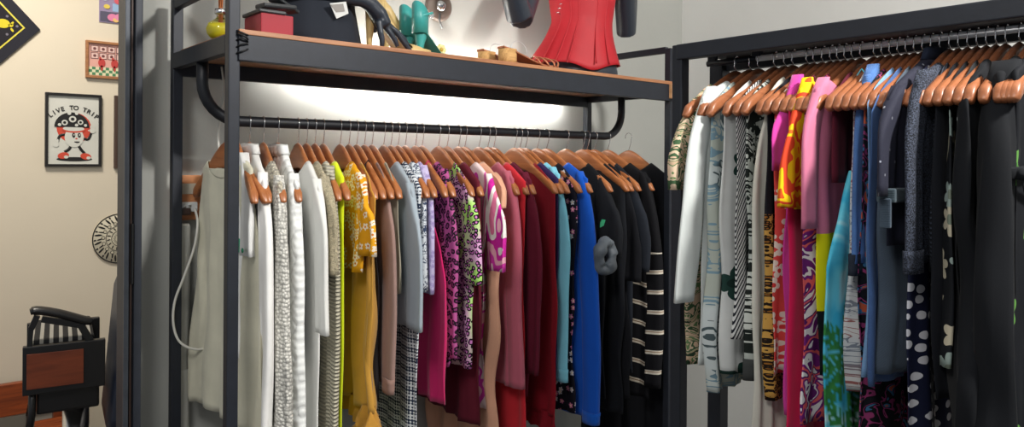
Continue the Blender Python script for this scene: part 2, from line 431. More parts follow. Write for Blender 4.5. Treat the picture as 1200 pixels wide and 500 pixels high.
# ------------------------------------------------------------------ right rack
RX = 1.66; RZ = CH + .262; BX0, BX1 = 1.53, 1.775; PYR = onX(797, 1.55)
rr = thing('garment_rail', 'dark steel frame clothes rail with silver bar at right, in front of pale wall', 'rack', (1.55, PYR, 0))
BY0 = .12
mb = MB(); mb.box((1.535, PYR - .014, 0), (1.567, PYR + .016, CH + .30), rackm, .003); mb.build('post', rr)
mb = MB(); mb.box((BX1 - .04, PYR + .002, 0), (BX1, PYR + .042, CH + .27), rackm, .003); mb.build('post', rr)
mb = MB(); mb.box((1.53, BY0 - .04, 0), (1.57, BY0, CH + .30), rackm, .003); mb.build('post', rr)
mb = MB(); mb.box((BX1 - .04, BY0 - .04, 0), (BX1, BY0, CH + .27), rackm, .003); mb.build('post', rr)
mb = MB(); mb.box((1.53, BY0, CH + .262), (1.56, PYR, CH + .30), rackm, .003); mb.build('front_beam', rr)
mb = MB(); mb.box((1.56, BY0, CH + .283), (BX1, PYR + .01, CH + .297), rackm, .002); mb.build('top_panel', rr)
mb = MB(); mb.box((BX1 - .025, BY0, CH + .252), (BX1, PYR, CH + .283), rackm, .002); mb.build('back_beam', rr)
ye = onX(874, RX)
mb = MB(); mb.tube([(RX, BY0, RZ), (RX, ye, RZ)], .0075, simple((232, 233, 236), .35, 0.0), 14); mb.build('silver_rail', rr)
mb = MB(); mb.tube([(RX, ye - .03, RZ), (RX, PYR - .005, RZ)], .008, rackm, 12); mb.build('dark_rail_end', rr)
for yy in (BY0 + .08, ye - .03, PYR - .02):
    mb = MB(); mb.box((RX - .006, yy - .012, RZ), (RX + .006, yy + .012, CH + .284), rackm, .001); mb.build('rail_bracket', rr)

# ------------------------------------------------------------------ hangers
woodL = wood((182, 116, 70), (142, 82, 46), 9, .34); woodR = wood((158, 98, 64), (112, 64, 40), 9, .34)
HL = .225; DROP = {-.068: .118, -.040: .082}
def hang_h(u, pk):                   # centre line height of the wooden arm at distance |u|
    t = max(0.0, math.sqrt((u / HL) ** 2 + .0196) - .14)
    return pk - .022 - DROP[pk] * (t ** 1.15) - .012 * t ** 4
def hang_th(u): t = abs(u) / HL; return .040 * math.exp(-(t / .38) ** 2) + .033
def hanger_mesh(pk, wm):
    mb = MB(); rings = []; n = 12; st = 34
    for i in range(st + 1):
        u = -HL + 2 * HL * i / st; t = abs(u) / HL
        hh = hang_th(u) / 2; ty = (.0065 + .0045 * t ** 2); e = max(0, t - .93) / .07
        k = math.sqrt(max(0.02, 1 - e * e)); hh *= k if e > 0 else 1; ty *= (.5 + .5 * k)
        zc = hang_h(u, pk) - .01 * t; bow = .004 * t * t
        
        ring = []
        for j in range(n):
            a = 2 * PI * j / n; c, s_ = math.cos(a), math.sin(a)
            ring.append(Vector((u, bow + ty * math.copysign(abs(c) ** .6, c), zc + hh * math.copysign(abs(s_) ** .75, s_))))
        rings.append(ring)
    mb.loft(rings, wm); return mb
def hook_mesh(pk, rr_):
    mb = MB(); pts = [(0, 0, pk - .01), (0, 0, pk + .012)]
    top = 0.0; r_ = rr_
    z0 = pk + .012; 
    pts += [(.006, 0, z0 + (-.012 - z0) * .35), (.012, 0, z0 + (-.012 - z0) * .7)]
    for i in range(9):
        a = R(-35) + R(235) * i / 8; pts.append((r_ * math.cos(a), 0, r_ * math.sin(a)))
    mb.tube(pts, .0013, chrome(), 6); mb.tube([(0, 0, pk - .004), (0, 0, pk + .006)], .003, chrome(), 8); return mb
def hanger(root_loc, rotz, wm, pk, label, group, rail_r, cache={}):
    key = (wm.name, pk)
    t = thing('wooden_hanger', label, 'hanger', root_loc, group); t.rotation_euler = (0, 0, rotz)
    if key not in cache:
        a = hanger_mesh(pk, wm).build('arms', t, local=True); b = hook_mesh(pk, rail_r + .002).build('hook', t, local=True); cache[key] = (a, b)
    else:
        for q in cache[key]:
            c = q.copy(); COL.objects.link(c); c.parent = t
    return t

# ------------------------------------------------------------------ garments
def sring(u0, a, z, b, n, ph, A, k, sq=.85, y0=0.0, zs=None, lean=0.0):
    """one closed horizontal ring of cloth with folds"""
    pts = []
    for j in range(n):
        t = 2 * PI * j / n; c, s_ = math.cos(t), math.sin(t)
        x = u0 + a * math.copysign(abs(c) ** sq, c); y = b * math.copysign(abs(s_) ** .7, s_)
        w = A * (math.sin(k * x + ph[0] + z * ph[3]) + .55 * math.sin(2.3 * k * x + ph[1] + z * 3) + .35 * math.sin(5 * t + ph[2] + z * 5))
        x += A * .8 * math.sin(7 * z * 3 + ph[2] + t) + .011 * math.sin(5.5 * z + ph[0] * 1.7) * min(1, max(0, -z - .2) * 3)
        pts.append(Vector((x, y + w + y0, z if zs is None else zs(x))))
    return pts
def garment(name, cat, label, loc, rotz, l, pk, style, mat, hem, slv=None, b=.014, collar=None, cuff=None, flare=1.0, fold=1.0, group=None,
            lb=None, hemband=None, sm=None, waist=None, dense=False, band=None, ruffle=None, poke=False, nkw=None, splay=.012):
    rnd = random.Random(hash(label) % 99991 if False else sum(ord(c) * (i + 1) for i, c in enumerate(label)))
    t = thing(name, label, cat, loc, group); t.rotation_euler = (0, 0, rotz)
    ph = [rnd.uniform(0, 6) for _ in range(3)] + [rnd.uniform(-4, 4)]
    k = rnd.uniform(45, 75); A0 = .0046 * fold; n = 128 if dense else 56
    sleeved = style in ('long', 'short'); rows = []
    lsh = (l - .042) if sleeved else l
    lsh = max(.1, lsh); nk = min(nkw or (.078 if collar else .115), lsh * .8)
    if style in ('strap', 'skirt'):
        lt = min(.15, lsh) if style == 'strap' else min(.17, lsh); ztop = pk - (.235 if style == 'strap' else .20)
        rows.append((lt, ztop))
    else:
        for i in range(7):
            q = i / 6; a = nk + (lsh - nk) * q
            z = hang_h(min(a, HL), pk) + hang_th(min(a, HL)) / 2 + .003 - max(0, a - HL) * 1.2 - (.024 * q * q if poke else -.002)
            rows.append((a, z))
    a1, z1 = rows[-1]; lh = (lb or lsh) * flare; H = z1 - hem; nr = max(8, int(H / (.006 if dense else .018)))
    for i in range(1, nr + 1):
        q = i / nr; a = a1 + (lh - a1) * (min(1, q * 3.2) ** .9 if style in ('strap', 'skirt') or flare <= 1.02 else q)
        if waist and not style == 'skirt':
            a *= 1 - waist * math.exp(-((q - .42) / .16) ** 2)
        rows.append((a, z1 - H * q))
    rings = []
    ztop_ = rows[0][1]
    for i, (a, z) in enumerate(rows):
        q = min(1, max(0, (ztop_ - z) / .35)); q2 = min(1, max(0, (ztop_ - z)) / max(.1, H))
        bb = b * (.55 + .45 * q)
        if not poke: bb = max(bb, .0155 - max(0, q - .35) * .03)
        A = A0 * (.15 + .85 * q) * (1 + .9 * q2)
        rg = sring(0, a, z, bb, n, ph, A, k)
        if style not in ('strap', 'skirt') and not collar and i < 6:
            for v_ in rg: v_.z -= .048 * (1 - i / 6) * max(0, 1 - (v_.x / nk) ** 2)
        rings.append(rg)
    global LASTROOT; LASTROOT = t
    nm = {'shirt': 'shirt_body', 'blouse': 'bodice', 'sweater': 'knitted_body', 'dress': 'dress_body'}.get(cat, 'garment_body')
    mb = MB(); mb.loft(rings, mat, (style in ('strap', 'skirt'), False))
    ob = mb.build(nm, t, local=True)
    if dense:
        at = ob.data.attributes.new('print_mask', 'FLOAT', 'POINT')
        trees = [(.165, -.66, .15), (.13, -.84, .17), (-.05, -.74, .16), (.0, -1.0, .16)]
        for v in ob.data.vertices:
            x, z = v.co.x, v.co.z; mk = 0.0
            for cx, cz, L_ in trees:
                dx, dz = x - cx, z - cz; r_ = math.hypot(dx, dz)
                for ai in range(8):
                    a = R(-50 + ai * 41); ux, uz = math.cos(a), math.sin(a); s_ = dx * ux + dz * uz
                    if 0 < s_ < L_ * .9:
                        d = abs(-dx * uz + dz * ux - .25 * (s_ / L_) ** 2 * L_ * (1 if ux > 0 else -1)); w = .026 * math.sin(PI * min(1, s_ / L_ / .9)) 
                        if d < w and (math.sin(s_ * 330 - d * 300) > -.45 or d < .004): mk = 1.0
                if abs(dx + .1 * dz) < .007 and -.34 < dz < 0: mk = 1.0
            at.data[v.index].value = mk
    sd = ob.modifiers.new('solid', 'SOLIDIFY'); sd.thickness = .0014; sd.offset = -1
    cm = sm or mat
    if style == 'strap':
        lt = rows[0][0]
        for sg in (-1, 1):
            mb = MB(); u = .72 * lt * sg
            zt = hang_h(u, pk) + hang_th(u) / 2 + .004
            mb.tube([(u, -b * .5, rows[0][1] - .004), (u * .97, -.012, (zt + rows[0][1]) / 2), (u * .95, -.009, zt - .012), (u * .95, 0, zt), (u * .95, .009, zt - .012), (u * .97, .012, (zt + rows[0][1]) / 2), (u, b * .5, rows[0][1] - .004)], .003, band or cm, 6, ry=.0018)
            mb.build('shoulder_strap', t, local=True)
    if style == 'skirt':
        mb = MB(); z = rows[0][1]; mb.loft([sring(0, rows[0][0] + .002, z + dz, b * .62, 40, ph, 0.0, k) for dz in (.004, -.015, -.034)], band or cm, (True, False)); mb.build('waistband', t, local=True)
        for sg in (-1, 1):
            mb = MB(); mb.tube([(sg * .12, -.004, z), (sg * .118, -.008, (z + hang_h(.12, pk)) / 2), (sg * .115, -.006, hang_h(.115, pk) + .02), (sg * .115, .0, hang_h(.115, pk) + hang_th(.115) / 2 + .004), (sg * .115, .011, hang_h(.115, pk)), (sg * .12, .004, z)], .002, band or cm, 6)
            mb.build('hanging_loop', t, local=True)
    if sleeved:
        for sg in (-1, 1):
            rs = []; ue = lsh * sg; zt = z1 + .016; zb = slv if slv is not None else z1 - .18; Hs = zt - zb; ns = max(8, int(Hs / .02)); rr0 = .052 if style == 'short' else .047
            for i in range(ns + 1):
                q = i / ns; z = zt - Hs * q
                if style == 'short': a = .022 + (.033) * min(1, q * 2.5); u0 = ue + sg * (-.030 + (.034 + splay) * min(1, q * 1.5))
                else: a = .018 + .024 * math.sin(min(1, q * 4) * PI / 2) - .008 * q; u0 = ue + sg * (-.034 + .040 * math.sin(min(1, q * 2.2) * PI / 2) + splay * q)
                bb = b * (.7 + .25 * math.sin(min(1, q * 3) * PI / 2)) if poke else max(b * .95, .0155 - q * .02)
                down = (zt - z); cap = min(1, down / .05); a *= .35 + .65 * math.sin(cap * PI / 2); bb *= .5 + .5 * math.sin(cap * PI / 2) if poke else .8 + .2 * cap
                rg = sring(u0, a, z, bb, 28, ph, A0 * .8 * (.3 + q), k * 1.3, .9)
                for v_ in rg: v_.z -= .75 * max(-.014, abs(v_.x) - lsh) * max(0, 1 - down / .12)
                rs.append(rg)
            mb = MB(); mb.loft(rs, sm or mat, (True, False)); so = mb.build('sleeve', t, local=True)
            sd = so.modifiers.new('solid', 'SOLIDIFY'); sd.thickness = .0012; sd.offset = -1
            if cuff:
                mb = MB(); r3 = []
                for i in range(4): r3.append(sring(u0, a * (.96 if i else 1.03), z + .018 - .014 * i, bb * 1.06, 28, ph, A0 * .3, k, .9))
                mb.loft(r3, cuff, (False, False)); c = mb.build('cuff', t, local=True); sd = c.modifiers.new('solid', 'SOLIDIFY'); sd.thickness = .0025; sd.offset = 1
    if collar and not style in ('strap', 'skirt'):
        r3 = []; z0 = rows[0][1]
        for i, (da, dz) in enumerate(((.006, -.012), (.0, .008), (-.008, .022), (.004, .016), (.016, -.006))):
            r3.append(sring(0, nk + da, z0 + dz, b * .7 + .005 + abs(da) * .3, 36, ph, .0, k, .9))
        mb = MB(); mb.loft(r3, collar, (False, False)); c = mb.build('collar', t, local=True); sd = c.modifiers.new('solid', 'SOLIDIFY'); sd.thickness = .0012
    if hemband:
        a, z = rows[-1]; mb = MB(); mb.loft([sring(0, a * 1.0 + .001, z + dz, b * 1.05 + .001, n, ph, A0 * 1.6, k) for dz in (.045, .03, .015, -.003)], hemband, (False, False))
        c = mb.build('hem_band', t, local=True); sd = c.modifiers.new('solid', 'SOLIDIFY'); sd.thickness = .002; sd.offset = 1
    if ruffle:
        a, z = rows[-1]; rs = []
        for i in range(7):
            rg = sring(0, a * (1 + .012 * i), z + .012 - .010 * i, b * (1.0 + .05 * i), n * 2, ph, A0 * (1 + .5 * i) * .7, 120, .9); rs.append(rg)
        mb = MB(); mb.loft(rs, ruffle, (False, False)); c = mb.build('ruffle', t, local=True)
    return t

def psi_left(e): return R(-10 + 12 * max(0, min(1, (e - 520) / 190)))
def place_left(edge, l, psi):        # rail position whose garment of half width l ends at column edge
    a, b_ = ray(edge); s_, c_ = math.sin(psi), math.cos(psi); y = YR - l * c_
    return a / b_ * y - l * s_
def solve_left(X, edge, psi):
    a, b_ = ray(edge); s_, c_ = math.sin(psi), math.cos(psi); return (YR * a - X * b_) / (s_ * b_ + c_ * a)
def place_right(edge, l): a, b_ = ray(edge); return b_ / a * (RX - l)
def solve_right(Y, edge): a, b_ = ray(edge); return (RX * b_ - Y * a) / b_
W = (232, 231, 226)
K = (21, 23, 28)
# hook px, front edge px, hem row, style, material, name, category, label, options (sleeve row under 'slv')
L = [
 (257, 272, 505, 'dress', plain((214, 210, 188)), 'sleeveless_dress', 'dress', 'cream sleeveless dress, leftmost garment on the back rack, beside the wall socket', dict(psi=4, flare=1.6, lset=.115)),
 (263, 292, 424, 'short', plain((228, 228, 226), .05), 'sheer_blouse', 'blouse', 'sheer white blouse with a green splash print, right behind the front left post', dict(slv=300)),
 (293.3, 316, 540, 'long', plain((236, 235, 232), .04), 'long_blouse', 'blouse', 'long plain white blouse with flared stand collar and long sleeve', dict(slv=560, collar=plain((236, 235, 232), .04))),
 (307.7, 335, 560, 'long', plain((205, 198, 180), .06, tex='popcorn'), 'popcorn_sweater', 'sweater', 'white and beige bobbly popcorn knit sweater between plain blouse and cable cardigan', dict(slv=520, sm=plain((226, 224, 216), .05, tex='popcorn'))),
 (321.2, 353, 560, 'long', plain((236, 238, 236), .03, tex='cable'), 'cable_knit_cardigan', 'sweater', 'long chunky white cable knit cardigan', dict(slv=540, fold=.7, collar=plain((236, 238, 236), .03, tex='cable'))),
 (333, 381, 560, 'long', plain((226, 226, 222), .03), 'plain_shirt', 'shirt', 'smooth off-white shirt with sleeve ending mid-height, right of the cable knit cardigan', dict(slv=392, lb=.2, fold=.5)),
 (355, 391, 322, 'long', plain((196, 184, 154), .08, tex='fuzzy'), 'fuzzy_sweater', 'sweater', 'beige shaggy lace sweater ending high above its neighbours', dict(slv=322, fold=1.4)),
 (360.8, 396, 560, 'long', plain((206, 200, 178), .04, tex='hrib'), 'ribbed_cardigan', 'sweater', 'cream cardigan with crosswise ribs, left of the neon yellow dress', dict(slv=560, fold=.6)),
 (377, 402, 560, 'dress', plain((214, 232, 30), .04), 'neon_dress', 'dress', 'neon yellow long dress seen as a thin bright strip', dict(fold=.4)),
 (390, 433, 322, 'short', flowers((224, 158, 30), (238, 226, 206), (206, 120, 40), 46, .15, .5), 'floral_blouse', 'blouse', 'amber yellow short-sleeved blouse with white daisies', dict(slv=300, fold=1.6)),
 (407.5, 440, 484, 'dress', plain((196, 146, 62), .08), 'mustard_dress', 'dress', 'mustard dress with pleats and gathered ruffled hem, under the daisy blouse', dict(poke=True, fold=1.8, ruffle=plain((190, 138, 56), .08))),
 (413.3, 444, 470, 'strap', plain((38, 34, 36)), 'dark_camisole', 'top', 'dark strappy camisole between the mustard dress and the mauve brown shirt', dict(poke=True)),
 (426, 461, 456, 'long', plain((150, 122, 114), .07), 'faded_sweatshirt', 'sweater', 'faded mauve brown sweatshirt with wide sleeve cuff', dict(poke=True, slv=452, fold=.6, cuff=plain((146, 116, 106)))),
 (438, 466, 345, 'dress', plain((170, 164, 144)), 'khaki_top', 'top', 'thin khaki grey sleeveless top between brown sweatshirt and pale blue tee', dict(poke=True)),
 (444.6, 492, 389, 'short', plain((158, 170, 180), .04), 'pale_tee', 'shirt', 'pale blue grey plain tee with a wide straight hem', dict(slv=388, fold=.45)),
 (459.4, 493, 560, 'dress', geo((216, 220, 224), (44, 56, 78)), 'patterned_dress', 'dress', 'navy and white geometric print long dress showing under the pale tee', dict(fold=.6, lb=.2)),
 (468, 498, 345, 'long', lines((214, 220, 226), (58, 70, 96), 34, .16), 'printed_top', 'top', 'white top with blue black squiggle print, left of the lavender blouse', dict(slv=340)),
 (474.7, 508, 345, 'long', flowers((190, 180, 214), (164, 150, 196), (150, 136, 186), 70, .2, .5), 'lavender_blouse', 'blouse', 'lavender blouse with tiny petal print and puffed sleeve', dict(slv=345, fold=.9)),
 (495, 523, 476, 'strap', plain((200, 30, 100), .06), 'magenta_dress', 'dress', 'hot pink strappy dress between the lavender blouse and the leopard blouses', dict(poke=True, fold=.8)),
 (508.8, 533, 435, 'long', leopard((176, 84, 142), (22, 16, 26), (120, 50, 100), 58), 'leopard_blouse', 'blouse', 'dark pink leopard print blouse, left of the multicoloured leopard one', dict(slv=420)),
 (523, 559, 436, 'long', leopard((220, 170, 210), (16, 14, 20), (200, 120, 190), 62, (176, 226, 120)), 'multicolour_leopard_blouse', 'blouse', 'multicoloured leopard print blouse in lilac and lime with black rosettes', dict(poke=True, slv=334, lb=.22)),
 (538.8, 562, 500, 'dress', plain((96, 26, 42)), 'plum_dress', 'dress', 'dark plum dress glimpsed under the leopard print blouses', dict()),
 (549.7, 587, 490, 'short', blotch(((238, 214, 214), (214, 60, 170), (238, 176, 190), (206, 40, 158), (240, 232, 226), (228, 120, 160)), 9, 1.6, .5, .5), 'kimono_dress', 'dress', 'magenta and white swirl print dress with wide short sleeve', dict(slv=318, lb=.165, fold=1.2)),
 (558, 594, 560, 'long', plain((214, 160, 132), .05), 'peach_dress', 'dress', 'peach long dress with vertical pleats, between swirl print and dusty pink', dict(slv=240, fold=1.8)),
 (565.6, 611, 456, 'long', plain((180, 92, 110), .05), 'dusty_pink_sweater', 'sweater', 'dusty pink long-sleeved sweater', dict(slv=455, fold=.5)),
 (578.6, 616, 560, 'dress', plain((204, 40, 52), .05), 'scarlet_dress', 'dress', 'bright red long dress seen as a strip right of the dusty pink sweater', dict(fold=.5)),
 (591.5, 632, 470, 'long', plain((96, 24, 44), .06), 'maroon_blouse', 'blouse', 'dark maroon long-sleeved blouse left of the burgundy dress', dict(slv=440, fold=.7)),
 (596, 651, 488, 'dress', plain((132, 20, 34), .06), 'burgundy_dress', 'dress', 'burgundy red sleeveless dress with a ruffled hem', dict(poke=True, fold=.6, ruffle=plain((128, 20, 34)), flare=1.03)),
 (608, 654, 450, 'dress', plain((48, 34, 78), .06), 'indigo_blouse', 'top', 'dark navy purple top peeking between burgundy dress and light blue sweater', dict(fold=.6)),
 (620, 666, 441, 'long', plain((124, 196, 218), .04), 'sky_blue_sweater', 'sweater', 'light sky blue long-sleeved sweater with slim cuff', dict(slv=440, fold=.5, lb=.19, cuff=plain((124, 196, 218)))),
 (631, 676, 484, 'dress', flowers((22, 20, 32), (206, 120, 160), (232, 210, 150), 40, .45, .4, 5, (206, 200, 210)), 'dark_floral_dress', 'dress', 'black floral dress with pink and cream blossoms', dict(poke=True)),
 (639.8, 699, 491, 'long', plain((16, 84, 190), .04), 'royal_blue_sweater', 'sweater', 'royal blue long-sleeved sweater with ribbed cuff', dict(slv=489, fold=.35, cuff=plain((20, 92, 196), tex='rib'))),
 (651.7, 722, 470, 'short', plain(K, .1), 'black_tee', 'shirt', 'black tee right of the royal blue sweater, with a small green mark', dict(poke=True, slv=300, fold=.6)),
 (664, 733, 486, 'dress', plain((26, 28, 33), .1), 'black_dress', 'dress', 'plain black dress right behind the grey satin rosette', dict(poke=True, fold=.9)),
 (678, 746, 470, 'short', plain((18, 19, 24), .1), 'black_blouse', 'blouse', 'black short-sleeved blouse, second left of the striped black sweater', dict(poke=True, slv=330, fold=.9)),
 (690, 755, 440, 'short', plain((32, 36, 44), .08), 'charcoal_blouse', 'blouse', 'straight charcoal blouse with a square hem, directly left of the striped sweater', dict(poke=True, slv=318, fold=.3)),
 (706, 773, 470, 'long', stripes(((0, (18, 18, 22)), (.70, (196, 186, 170)), (.80, (120, 96, 74)), (.85, (196, 186, 170)), (.92, (18, 18, 22))), .075, R(8), top=-.44), 'striped_sweater', 'sweater', 'black sweater with narrow cream stripes at the right end of the back rack', dict(slv=455, fold=.6, sm=stripes(((0, (18, 18, 22)), (.70, (210, 202, 188)), (.80, (150, 124, 98)), (.84, (206, 198, 184)), (.90, (18, 18, 22))), .075, R(-6), top=-.44))),
 (718.7, 786, 560, 'dress', plain((20, 21, 26), .1), 'long_black_dress', 'dress', 'long black dress, rightmost garment on the back rack', dict(fold=.9)),
]
Rr = [
 (844.6, 793, 430, 'short', blotch(((206, 176, 150), (64, 92, 62), (210, 186, 160), (98, 128, 84), (196, 168, 140), (40, 62, 44)), 26, 1.5, 1.5), 'tropical_leaf_shirt', 'shirt', 'shirt with green leaves on pale pink, leftmost garment on the right rail', dict(poke=True, slv=222)),
 (852, 810, 430, 'long', plain((208, 214, 212), .03), 'white_tunic', 'shirt', 'plain white tunic with wide sleeve, right of the tropical leaf shirt', dict(slv=352, fold=.6, splay=.055, nkw=.11)),
 (860, 834, 458, 'dress', lines((196, 204, 204), (120, 150, 166), 16, .2, (176, 182, 172), (74, 88, 92)), 'toile_dress', 'dress', 'pale blue grey toile print dress hanging next to the white tunic', dict(poke=True, fold=1.2, flare=1.05)),
 (865.7, 849, 440, 'dress', flowers((206, 208, 206), (34, 62, 56), (24, 44, 40), 9, .45, .36, 6), 'leaf_motif_dress', 'dress', 'off-white dress with sparse dark green star leaves', dict(poke=True)),
 (873.5, 862, 396, 'dress', stripes(((0, (208, 208, 206)), (.55, (34, 36, 46))), .013, R(62), 'z'), 'diagonal_stripe_dress', 'dress', 'navy and white diagonal pinstripe dress', dict(poke=True, fold=.9)),
 (885.4, 874, 444, 'dress', lines((206, 210, 204), (30, 36, 34), 20, .24, (176, 182, 176)), 'monochrome_foliage_dress', 'dress', 'black on white foliage print dress', dict(poke=True, fold=1.0, hemband=plain((64, 66, 66)))),
 (890.5, 885, 560, 'long', plain((204, 202, 190), .05), 'ivory_robe', 'robe', 'ivory long robe between foliage print and leopard dress', dict(poke=True, slv=520, fold=1.2)),
 (899.7, 898, 470, 'dress', blockmix(-.37, 0, (28, 28, 34)), 'leopard_skirt_dress', 'dress', 'black-topped dress with golden brown leopard print skirt', dict(poke=True, lmin=.13, fold=.9)),
 (913.7, 909, 440, 'dress', flowers((214, 74, 70), (226, 214, 200), (206, 60, 60), 30, .1, .5, 4), 'coral_print_dress', 'dress', 'coral red and white petal print dress right of the leopard skirt', dict(poke=True, fold=.8)),
 (921, 914, 490, 'short', plain((196, 60, 150), .05), 'orchid_dress', 'dress', 'orchid purple dress with ruched shoulder', dict(slv=200, fold=1.2, nkw=.165)),
 (929.7, 923, 560, 'dress', plain((206, 22, 78), .05), 'crimson_dress', 'dress', 'crimson pink long dress below the orange hibiscus blouse', dict(poke=True, fold=.6)),
 (937.5, 925, 246, 'short', blotch(((222, 96, 34), (232, 190, 20), (214, 70, 40), (236, 200, 24), (206, 84, 30)), 13, 1.2, .6), 'hibiscus_blouse', 'blouse', 'orange blouse with large yellow flowers', dict(slv=243, fold=.9, nkw=.16)),
 (947.3, 944, 498, 'dress', blotch(((104, 34, 110), (226, 218, 222), (120, 36, 122), (224, 96, 100), (92, 28, 100), (232, 226, 230)), 16, 2.2, 1.0, .6), 'purple_tropical_dress', 'dress', 'purple and white dress with coral tropical print', dict(poke=True, fold=.8)),
 (955, 943, 446, 'long', 'BLOCK', 'colour_block_dress', 'dress', 'colour-block dress, pink on top, yellow band and black below', dict(slv=268, fold=.7, nkw=.16, sm=plain((204, 116, 146), .05), lb=.2)),
 (966, 974, 214, 'dress', plain((84, 24, 40), .06), 'maroon_camisole', 'top', 'dark maroon sleeveless top between pink sleeve and aqua dress', dict(poke=True, lmin=.15)),
 (984, 980, 560, 'strap', palm_mat(), 'palm_print_dress', 'dress', 'aqua tie-dye strappy dress printed with green palm trees', dict(dense=True, fold=.5, flare=1.12)),
 (990, 999, 458, 'dress', lines((196, 200, 202), (150, 96, 92), 40, .12, (206, 206, 204), (120, 128, 140)), 'faded_floral_dress', 'dress', 'faded off-white floral dress between palm dress and denim shirt', dict(poke=True, fold=1.1)),
 (1004, 1003, 312, 'long', denim((72, 106, 158)), 'denim_shirt', 'shirt', 'mid blue denim shirt with dark turned cuff', dict(slv=308, fold=.7, nkw=.14, cuff=plain((40, 46, 58)))),
 (1008, 1014, 560, 'dress', blotch(((22, 22, 28), (26, 26, 34), (20, 20, 26), (150, 60, 110), (24, 24, 30), (60, 110, 150), (190, 90, 60)), 22, 1.6, 1.0), 'dark_botanical_dress', 'dress', 'black dress with scattered pink, blue and orange flowers showing below the denim hems', dict(poke=True)),
 (1012, 1016, 442, 'dress', denim((112, 148, 188)), 'light_denim_dress', 'dress', 'light blue denim dress below the blue denim shirt', dict(poke=True)),
 (1022, 1022, 452, 'dress', denim((60, 86, 130)), 'blue_denim_dress', 'dress', 'darker blue denim dress left of the slate denim dress', dict(poke=True)),
 (1032, 1036, 440, 'dress', denim((72, 84, 98), 1.2), 'slate_denim_dress', 'dress', 'slate grey denim dress with gathered skirt and stitched hem', dict(poke=True, fold=1.2)),
 (1043, 1031, 290, 'long', sequin((24, 26, 46), (206, 210, 226), 70, .7), 'sequinned_blouse', 'blouse', 'navy blouse scattered with silver sequins and a grey buttoned tab', dict(slv=230, fold=.5, collar=plain((30, 36, 52)))),
 (1052, 1066, 560, 'dress', polka((26, 30, 54), (216, 216, 222), 36, .29), 'polka_dot_dress', 'dress', 'navy dress with large white polka dots', dict(poke=True, fold=.8)),
 (1064, 1063, 312, 'long', plain((46, 50, 60), .1, tex='tweed'), 'tweed_jacket', 'jacket', 'charcoal tweed jacket with long sleeve and cuff button', dict(slv=306, fold=.5, cuff=plain((44, 48, 58), .1, tex='tweed'))),
 (1077, 1095, 320, 'dress', plain((34, 38, 46), .1, tex='diag'), 'ribbed_vest', 'vest', 'dark grey vest with fine diagonal ribs, right of the tweed jacket', dict(poke=True)),
 (1089, 1098, 470, 'dress', plain((20, 22, 28), .1), 'black_shift_dress', 'dress', 'plain black shift dress left of the black and cream floral one', dict(poke=True)),
 (1101, 1110, 430, 'dress', flowers((24, 26, 30), (190, 182, 160), (120, 130, 116), 15, .3, .46, 6, (150, 166, 160)), 'cream_bloom_dress', 'dress', 'black dress with large cream blossoms', dict(poke=True)),
 (1113, 1124, 440, 'dress', sequin((20, 22, 26), (220, 224, 224), 60, .8), 'black_sequin_top', 'top', 'black top with white beaded neckline trim', dict(poke=True, lmin=.14)),
 (1127, 1128, 560, 'dress', plain((20, 22, 26), .1), 'long_sheath_dress', 'dress', 'long plain black sheath dress directly left of the wrap dress with waist tie', dict(b=.026, poke=True, fold=2.2, waist=.08, flare=1.12)),
 (1140, 1160, 560, 'long', plain((20, 22, 26), .1), 'black_wrap_dress', 'dress', 'long black wrap dress with long sleeves and a tied waist band', dict(b=.028, slv=560, fold=1.6)),
 (1189, 1188, 560, 'dress', flowers((20, 22, 27), (94, 146, 70), (60, 110, 52), 13, .6, .42, 5), 'leaf_print_dress', 'dress', 'black dress with bright green leaves at the right edge', dict()),
]
def hlab(l_): return ' '.join(('wooden hanger carrying the ' + l_.split(',')[0].split(' with ')[0].split(' peeking')[0].split(' glimpsed')[0]).split()[:16])
info = []; TREE = {}
def lwant(st, op, nm):
    r_ = random.Random(nm).uniform(-1, 1)
    return op.get('lw') or ((.250 + .008 * r_) if st in ('long', 'short') else (.205 + .012 * r_))
def relax(v, gap, sgn):              # keep neighbours a hand's breadth of cloth apart on the bar
    v = list(v)
    for _ in range(400):
        for i in range(len(v) - 1):
            d = (v[i + 1] - v[i]) * sgn
            if d < gap: m = (gap - d) / 2 * sgn; v[i] -= m; v[i + 1] += m
    return v
xs = relax([place_left(g[1], lwant(g[3], g[8], g[5]), psi_left(g[1])) for g in L], .026, 1)
xs = [max(x, XL + .075 + .026 * i) for i, x in enumerate(xs)]
for i, (hk, ed, hem, st, mat, nm, cat, lab, op) in enumerate(L):
    X = xs[i]; psi = R(op['psi']) if 'psi' in op else psi_left(ed); op = dict(op); op.pop('psi', 0); op.pop('lw', 0); op.pop('lmin', 0)
    l = op.pop('lset', solve_left(X, ed, psi)); l = max(.15, min(.30, l))
    gap = min([abs(X - xs[j]) for j in (i - 1, i + 1) if 0 <= j < len(xs)])
    b = op.pop('b', max(.009, min(.018, gap * .40)))
    ex, ey = X + l * math.sin(psi), YR - l * math.cos(psi)
    hz = zat(ed, hem, ex, ey) - ZR
    if 'slv' in op: op['slv'] = zat(ed, op['slv'], ex, ey) - ZR
    rz = -PI / 2 + psi
    info.append(('L', i, nm, round(l, 3), round(gap, 3), round(X, 3)))
    pk = -.068
    TREE[nm] = garment(nm, cat, lab, (X, YR, ZR), rz, l, pk, st, mat, hz, b=b, **op)
    hanger((X, YR, ZR), rz, woodL, pk, hlab(lab), 'wooden hangers on the back rack', .0150)
ys = relax([place_right(g[1], lwant(g[3], g[8], g[5])) for g in Rr], .0165, -1)
